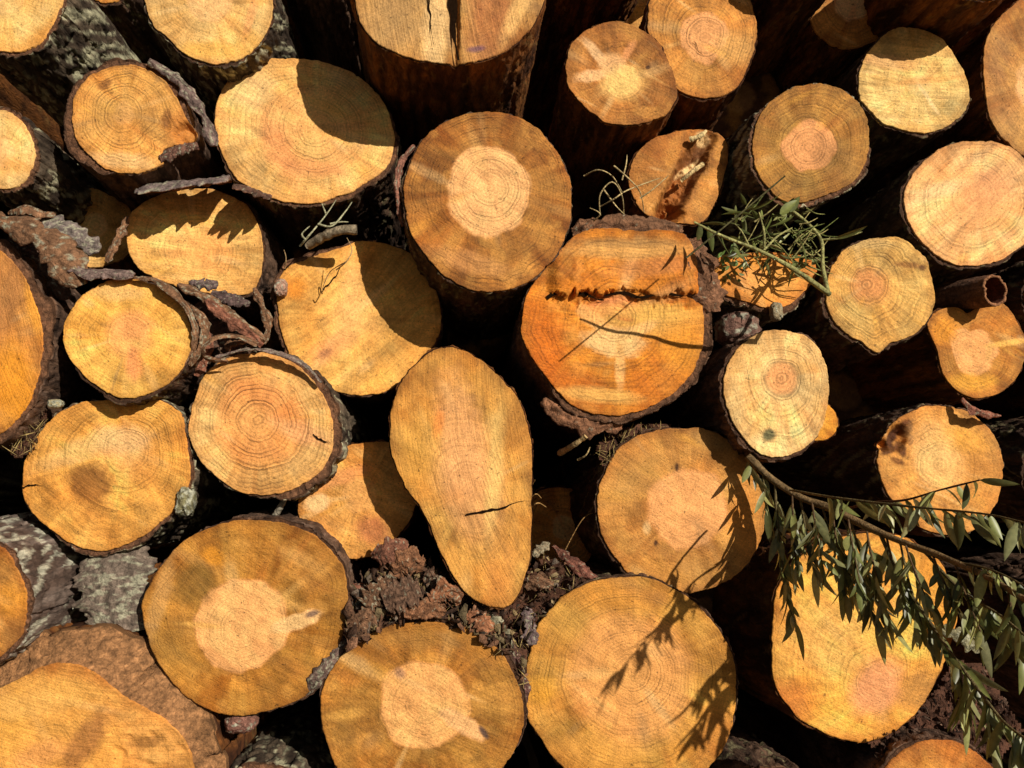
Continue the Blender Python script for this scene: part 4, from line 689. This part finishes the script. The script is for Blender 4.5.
# ------------------------------------------------------------------ green branches
class Leaves:
    def __init__(s, seed): s.V = []; s.F = []; s.C = []; s.n = 0; s.rg = np.random.default_rng(seed)
    def add(s, p, d, length, width, cols, curl=.25):
        rg = s.rg; d = d/np.linalg.norm(d); ref = rg.normal(size=3)+np.array([0, .8, 0]); S = np.cross(d, ref); S /= np.linalg.norm(S); Nn = np.cross(S, d)
        K = 9; t = np.linspace(0, 1, K); w = width*1.08/2*np.sin(np.clip(t*1.0, 0, 1)**.8*math.pi)**.8; w[0] = width*.05; w[-1] = 0
        c = rg.normal()*curl; sd_ = rg.normal()*curl*.5
        ctr = p+d*(t*length)[:, None]+Nn*(c*length*t**2)[:, None]+S*(sd_*length*t**2)[:, None]
        fold = .35*w
        L_ = ctr+S*w[:, None]+Nn*fold[:, None]; R_ = ctr-S*w[:, None]+Nn*fold[:, None]
        V = np.stack([L_, ctr, R_], 1).reshape(-1, 3); F = grid_faces(K, 3, False)+s.n
        a, b = cols[rg.integers(len(cols))], cols[rg.integers(len(cols))]; mixv = rg.random()
        col = lin(a)*mixv+lin(b)*(1-mixv); col = col*rg.uniform(.4, 1.3)
        C = np.ones((K, 3, 3))*col; C[:, 1] *= 1.25; s.V.append(V); s.F.append(F); s.C.append(C.reshape(-1, 3)); s.n += len(V)
    def build(s, parent):
        V = np.vstack(s.V); return mk('foliage', V, np.vstack(s.F), LEAF, parent, attrs=dict(tint=np.vstack(s.C)))
OL = [(126, 130, 70), (104, 108, 56), (150, 148, 96), (168, 166, 120), (92, 96, 48), (140, 136, 80)]
def spray(root, lv, path, r, spacing=9, ln=(28, 44), wd=(6, 9), cols=OL, leaf_from=.15, stemcol=(120, 104, 66), droop=1.0, side=.75, tipleaf=True, nm='twig', dens=1.9):
    stick('twig', '', '', path, r, stemcol, max(.5, r*.5), 40, parent=root, nm=nm)
    P = crom([tuple(at(*p)) for p in path], 60, False); D_ = np.gradient(P, axis=0); D_ /= np.linalg.norm(D_, axis=1)[:, None]
    seg = np.r_[0, np.cumsum(np.linalg.norm(np.diff(P, axis=0), axis=1))]; tot = seg[-1]; n = int(tot*486/spacing*dens); rg = lv.rg
    if nm == 'stem': n = 0
    for i in range(n):
        s_ = tot*(leaf_from+(1-leaf_from)*(i+rg.random()*.6)/max(n, 1)); j = min(int(np.searchsorted(seg, s_)), 59)
        d = np.array([rg.normal()*side*.75, rg.normal()*side*.6, -droop])+D_[j]*.55; sc = rg.uniform(.5, 1.1)
        lv.add(P[j], d, rg.uniform(*ln)/486*sc, rg.uniform(*wd)/486*(.6+.4*sc), cols)
    if tipleaf and nm != 'stem': lv.add(P[-1], D_[-1]+np.array([0, 0, -.4]), rg.uniform(*ln)/486, rg.uniform(*wd)/486, cols)
W0 = tuple(at(754, 464, -.03))
br = thing('leafy_branch', 'long drooping olive green leafy branch hanging across the lower right logs', 'branch', W0)
lv = Leaves(11)
Yf = lambda x: -.03-(max(x-754, 0)/270)**1.3*.5       # the branch comes forward as it runs right
def pth(*p, dy=0): return [(x, y, Yf(x)+dy) for x, y in p]
spray(br, lv, pth((748, 455), (768, 476), (800, 497), (830, 508), (870, 528), (905, 543), (940, 556), (985, 576), (1032, 604)), 4.2, nm='stem', stemcol=(140, 112, 74))
sz = dict(ln=(26, 38), wd=(5.2, 7.5))
spray(br, lv, pth((762, 470), (764, 486), (766, 505), (770, 520)), 1.0, spacing=9, **sz)
spray(br, lv, pth((775, 482), (776, 505), (779, 530), (782, 560), (786, 590)), 1.3, spacing=6.5, **sz)
spray(br, lv, pth((786, 590), (789, 606), (795, 622)), .9, spacing=7, **sz)
spray(br, lv, pth((800, 497), (804, 520), (808, 545), (814, 570)), 1.1, spacing=6.5, **sz)
spray(br, lv, pth((822, 506), (830, 530), (842, 552), (850, 575)), 1.1, spacing=6.5, **sz)
spray(br, lv, pth((850, 520), (858, 545), (868, 572), (874, 596), (890, 618)), 1.2, spacing=7, **sz)
spray(br, lv, [(790, 490, -.15), (830, 497, -.28), (870, 502, -.36), (925, 508, -.46), (985, 514, -.58), (1030, 524, -.66)], 1.3, spacing=15, leaf_from=.22, ln=(26, 40), wd=(5, 7.5))
spray(br, lv, [(836, 512, -.2), (870, 503, -.3), (905, 500, -.38), (940, 490, -.44), (980, 480, -.5)], 1.3, spacing=20, leaf_from=.3, stemcol=(110, 70, 50), ln=(24, 34), wd=(5, 7))
spray(br, lv, pth((880, 533), (892, 560), (908, 590), (925, 615), (942, 640), (958, 662), (980, 692), (1004, 722), (1030, 742)), 1.7, spacing=8, ln=(28, 42), wd=(5.5, 8))
spray(br, lv, pth((900, 542), (905, 565), (912, 592), (922, 625)), 1.1, spacing=9, **sz)
spray(br, lv, pth((925, 552), (950, 580), (975, 600), (1000, 615), (1030, 640)), 1.4, spacing=10, ln=(30, 42), wd=(6, 8.5))
spray(br, lv, pth((955, 562), (985, 568), (1010, 578), (1030, 590)), 1.1, spacing=12, ln=(30, 44), wd=(6, 8.5))
spray(br, lv, pth((840, 515), (850, 535), (858, 560), (865, 590), (876, 622)), 1.0, spacing=7, **sz)
spray(br, lv, pth((958, 662), (962, 685), (966, 710)), 1.0, spacing=8, **sz)
spray(br, lv, pth((985, 698), (990, 720), (994, 745)), 1.0, spacing=8, **sz)
spray(br, lv, pth((748, 455), (752, 470), (758, 478)), .9, spacing=7, **sz)
for (x, dx, l_, yo) in [(792, 4, 74, -.04), (812, 10, 60, -.08), (832, 14, 86, -.04), (866, 16, 74, -.06), (848, 12, 66, -.1), (932, 28, 60, -.06), (886, 18, 60, -.02), (905, 26, 66, -.1), (955, 26, 70, -.04), (1008, 14, 70, 0)]:
    y0 = float(np.interp(x, [748, 768, 800, 830, 870, 905, 940, 985, 1032], [455, 476, 497, 508, 528, 543, 556, 576, 604]))
    spray(br, lv, [(x, y0, Yf(x)), (x+dx*.3, y0+l_*.35, Yf(x)+yo*.6), (x+dx, y0+l_, Yf(x)+yo)], 1.0, spacing=8.5, ln=(24, 38), wd=(5, 7.5), stemcol=(110, 84, 56))
lv.build(br)
W1 = tuple(at(825, 290, -.06))
tw = thing('green_twigs', 'cluster of pale green stems and narrow leaves between the torn log and the ringed log', 'branch', W1)
lv = Leaves(23); GS = (172, 166, 104)
GL = [(126, 132, 70), (100, 108, 54), (156, 156, 98), (84, 92, 48)]
stick('', '', '', [(694, 222, -.30), (722, 236, -.295), (760, 251, -.28), (795, 270, -.26), (829, 294, -.20)], 1.0, GS, 2.6, 40, parent=tw, nm='stem')
stick('', '', '', [(828, 292, -.20), (823, 268, -.14), (821, 240, -.06), (806, 222, -.04), (788, 208, -.02)], 2.2, GS, 1.6, 40, parent=tw, nm='stem')
stick('', '', '', [(821, 240, -.06), (840, 238, -.08), (862, 232, -.08)], 1.1, GS, .9, 20, parent=tw, nm='twig')
stick('', '', '', [(764, 250, -.12), (764, 232, -.13), (759, 212, -.12)], 1.3, GS, .6, 20, parent=tw, nm='twig')
stick('', '', '', [(764, 250, -.12), (778, 236, -.08), (792, 228, -.05)], 1.2, GS, .8, 20, parent=tw, nm='twig')
stick('', '', '', [(748, 244, -.12), (742, 232, -.13), (735, 224, -.12)], 1.0, GS, .6, 20, parent=tw, nm='twig')
stick('', '', '', [(822, 258, -.06), (806, 244, -.04), (792, 230, -.0)], 1.1, GS, .8, 20, parent=tw, nm='twig')
stick('', '', '', [(686, 258, -.33), (735, 218, -.32), (785, 176, -.31)], .9, (90, 84, 50), .7, 30, parent=tw, nm='twig')
rg = np.random.default_rng(4)
for i in range(46):      # fine thread-like shoots
    x, y = rg.uniform(735, 812), rg.uniform(208, 262); a = rg.uniform(-1.2, 1.0); l_ = rg.uniform(16, 40); yo = rg.uniform(-.06, .03)
    dx, dy = math.cos(a)*l_, math.sin(a)*l_
    stick('', '', '', [(x, y, yo), (x+dx*.5, y+dy*.5+rg.uniform(-3, 3), yo-.01), (x+dx, y+dy, yo+rg.uniform(-.02, .02))], rg.uniform(.5, 1.0), [(150, 150, 84), (120, 128, 66), (176, 160, 100)][i % 3], .4, 10, parent=tw, nm='shoot')
for (x, y, dx, dz, ln_, wd_) in [(700, 224, -.1, -1, 26, 6), (708, 226, .15, -1, 30, 6), (716, 232, .5, -.9, 26, 7), (722, 236, .1, -1, 22, 5), (735, 240, 0, -1, 24, 5), (730, 236, .7, -.6, 20, 6), (835, 238, .9, .25, 32, 7), (780, 214, .4, .3, 22, 9), (790, 212, .3, .6, 18, 8), (800, 240, .1, -.5, 26, 6), (790, 262, .2, -1, 26, 4), (752, 215, -.8, .1, 34, 4), (745, 210, .9, .1, 40, 4)]:
    lv.add(at(x, y, -.1), np.array([dx, -.15, dz]), ln_/486, wd_/486, GL)
for i in range(34):
    x, y = rg.uniform(716, 740), rg.uniform(252, 280); lv.add(at(x, y, rg.uniform(-.03, .03)), rg.normal(size=3), rg.uniform(5, 10)/486, rg.uniform(2.5, 4.5)/486, [(100, 124, 58), (124, 144, 84)])
for i in range(90):
    x, y = rg.uniform(728, 814), rg.uniform(204, 266); lv.add(at(x, y, rg.uniform(-.04, .05)), rg.normal(size=3)+np.array([0, 0, -.6]), rg.uniform(10, 28)/486, rg.uniform(2.5, 5.5)/486, GL)
lv.build(tw)


# ------------------------------------------------------------------ ground, and an added light-blocking bank behind the pile
def ground():
    n = 90; xs = np.sinh(np.linspace(-1, 1, n)*6)/np.sinh(6)*900; ys = xs.copy()
    X, Y = np.meshgrid(xs, ys); Z = (fbm(X*.9, Y*.9, 0, 90, 4)-.5)*.08*np.exp(-(X**2+Y**2)/900)
    o = mk('ground', np.stack([X, Y, Z], -1).reshape(-1, 3), grid_faces(n, n, False), EARTH, loc=(0, 0, 0)); o['kind'] = 'structure'
    X, Zt = np.meshgrid(np.linspace(-14, 14, 80), np.linspace(0, 1, 26))
    Yb = 4.35+Zt*.6+(fbm(X*1.2, Zt*5, 0, 91, 4)-.5)*.4; Z = Zt*3.6*np.clip(1-((np.abs(X)-6)/9).clip(0, 1), .02, 1)-.05
    o = mk('sky_block_bank', np.stack([X, Yb, Z], -1).reshape(-1, 3), grid_faces(26, 80, False), EARTH); o['kind'] = 'structure'  # unseen bank, added to keep sky light from coming through the gaps
ground()

# ------------------------------------------------------------------ light
sd = np.array([.65, -1, .48]); el = math.atan2(sd[2], math.hypot(sd[0], sd[1])); az = math.atan2(sd[0], sd[1])
w = bpy.data.worlds.new('World'); scene.world = w; w.use_nodes = True
bg = w.node_tree.nodes['Background']; sky = w.node_tree.nodes.new('ShaderNodeTexSky'); sky.sky_type = 'NISHITA'; sky.sun_disc = False
sky.sun_elevation = el; sky.sun_rotation = az; w.node_tree.links.new(sky.outputs[0], bg.inputs[0]); bg.inputs[1].default_value = .032
sl_ = bpy.data.lights.new('sun', 'SUN'); sl_.energy = 5.0; sl_.angle = math.radians(.5); sl_.color = (1, .95, .86)
so_ = bpy.data.objects.new('sun', sl_); COL.objects.link(so_); so_.rotation_euler = Vector(sd).to_track_quat('Z', 'Y').to_euler(); so_.location = (3, -3, 4)
scene.view_settings.view_transform = 'Standard'; scene.view_settings.look = 'None'; scene.view_settings.exposure = 0
for o in bpy.data.objects:
    if '_w' in o: del o['_w']
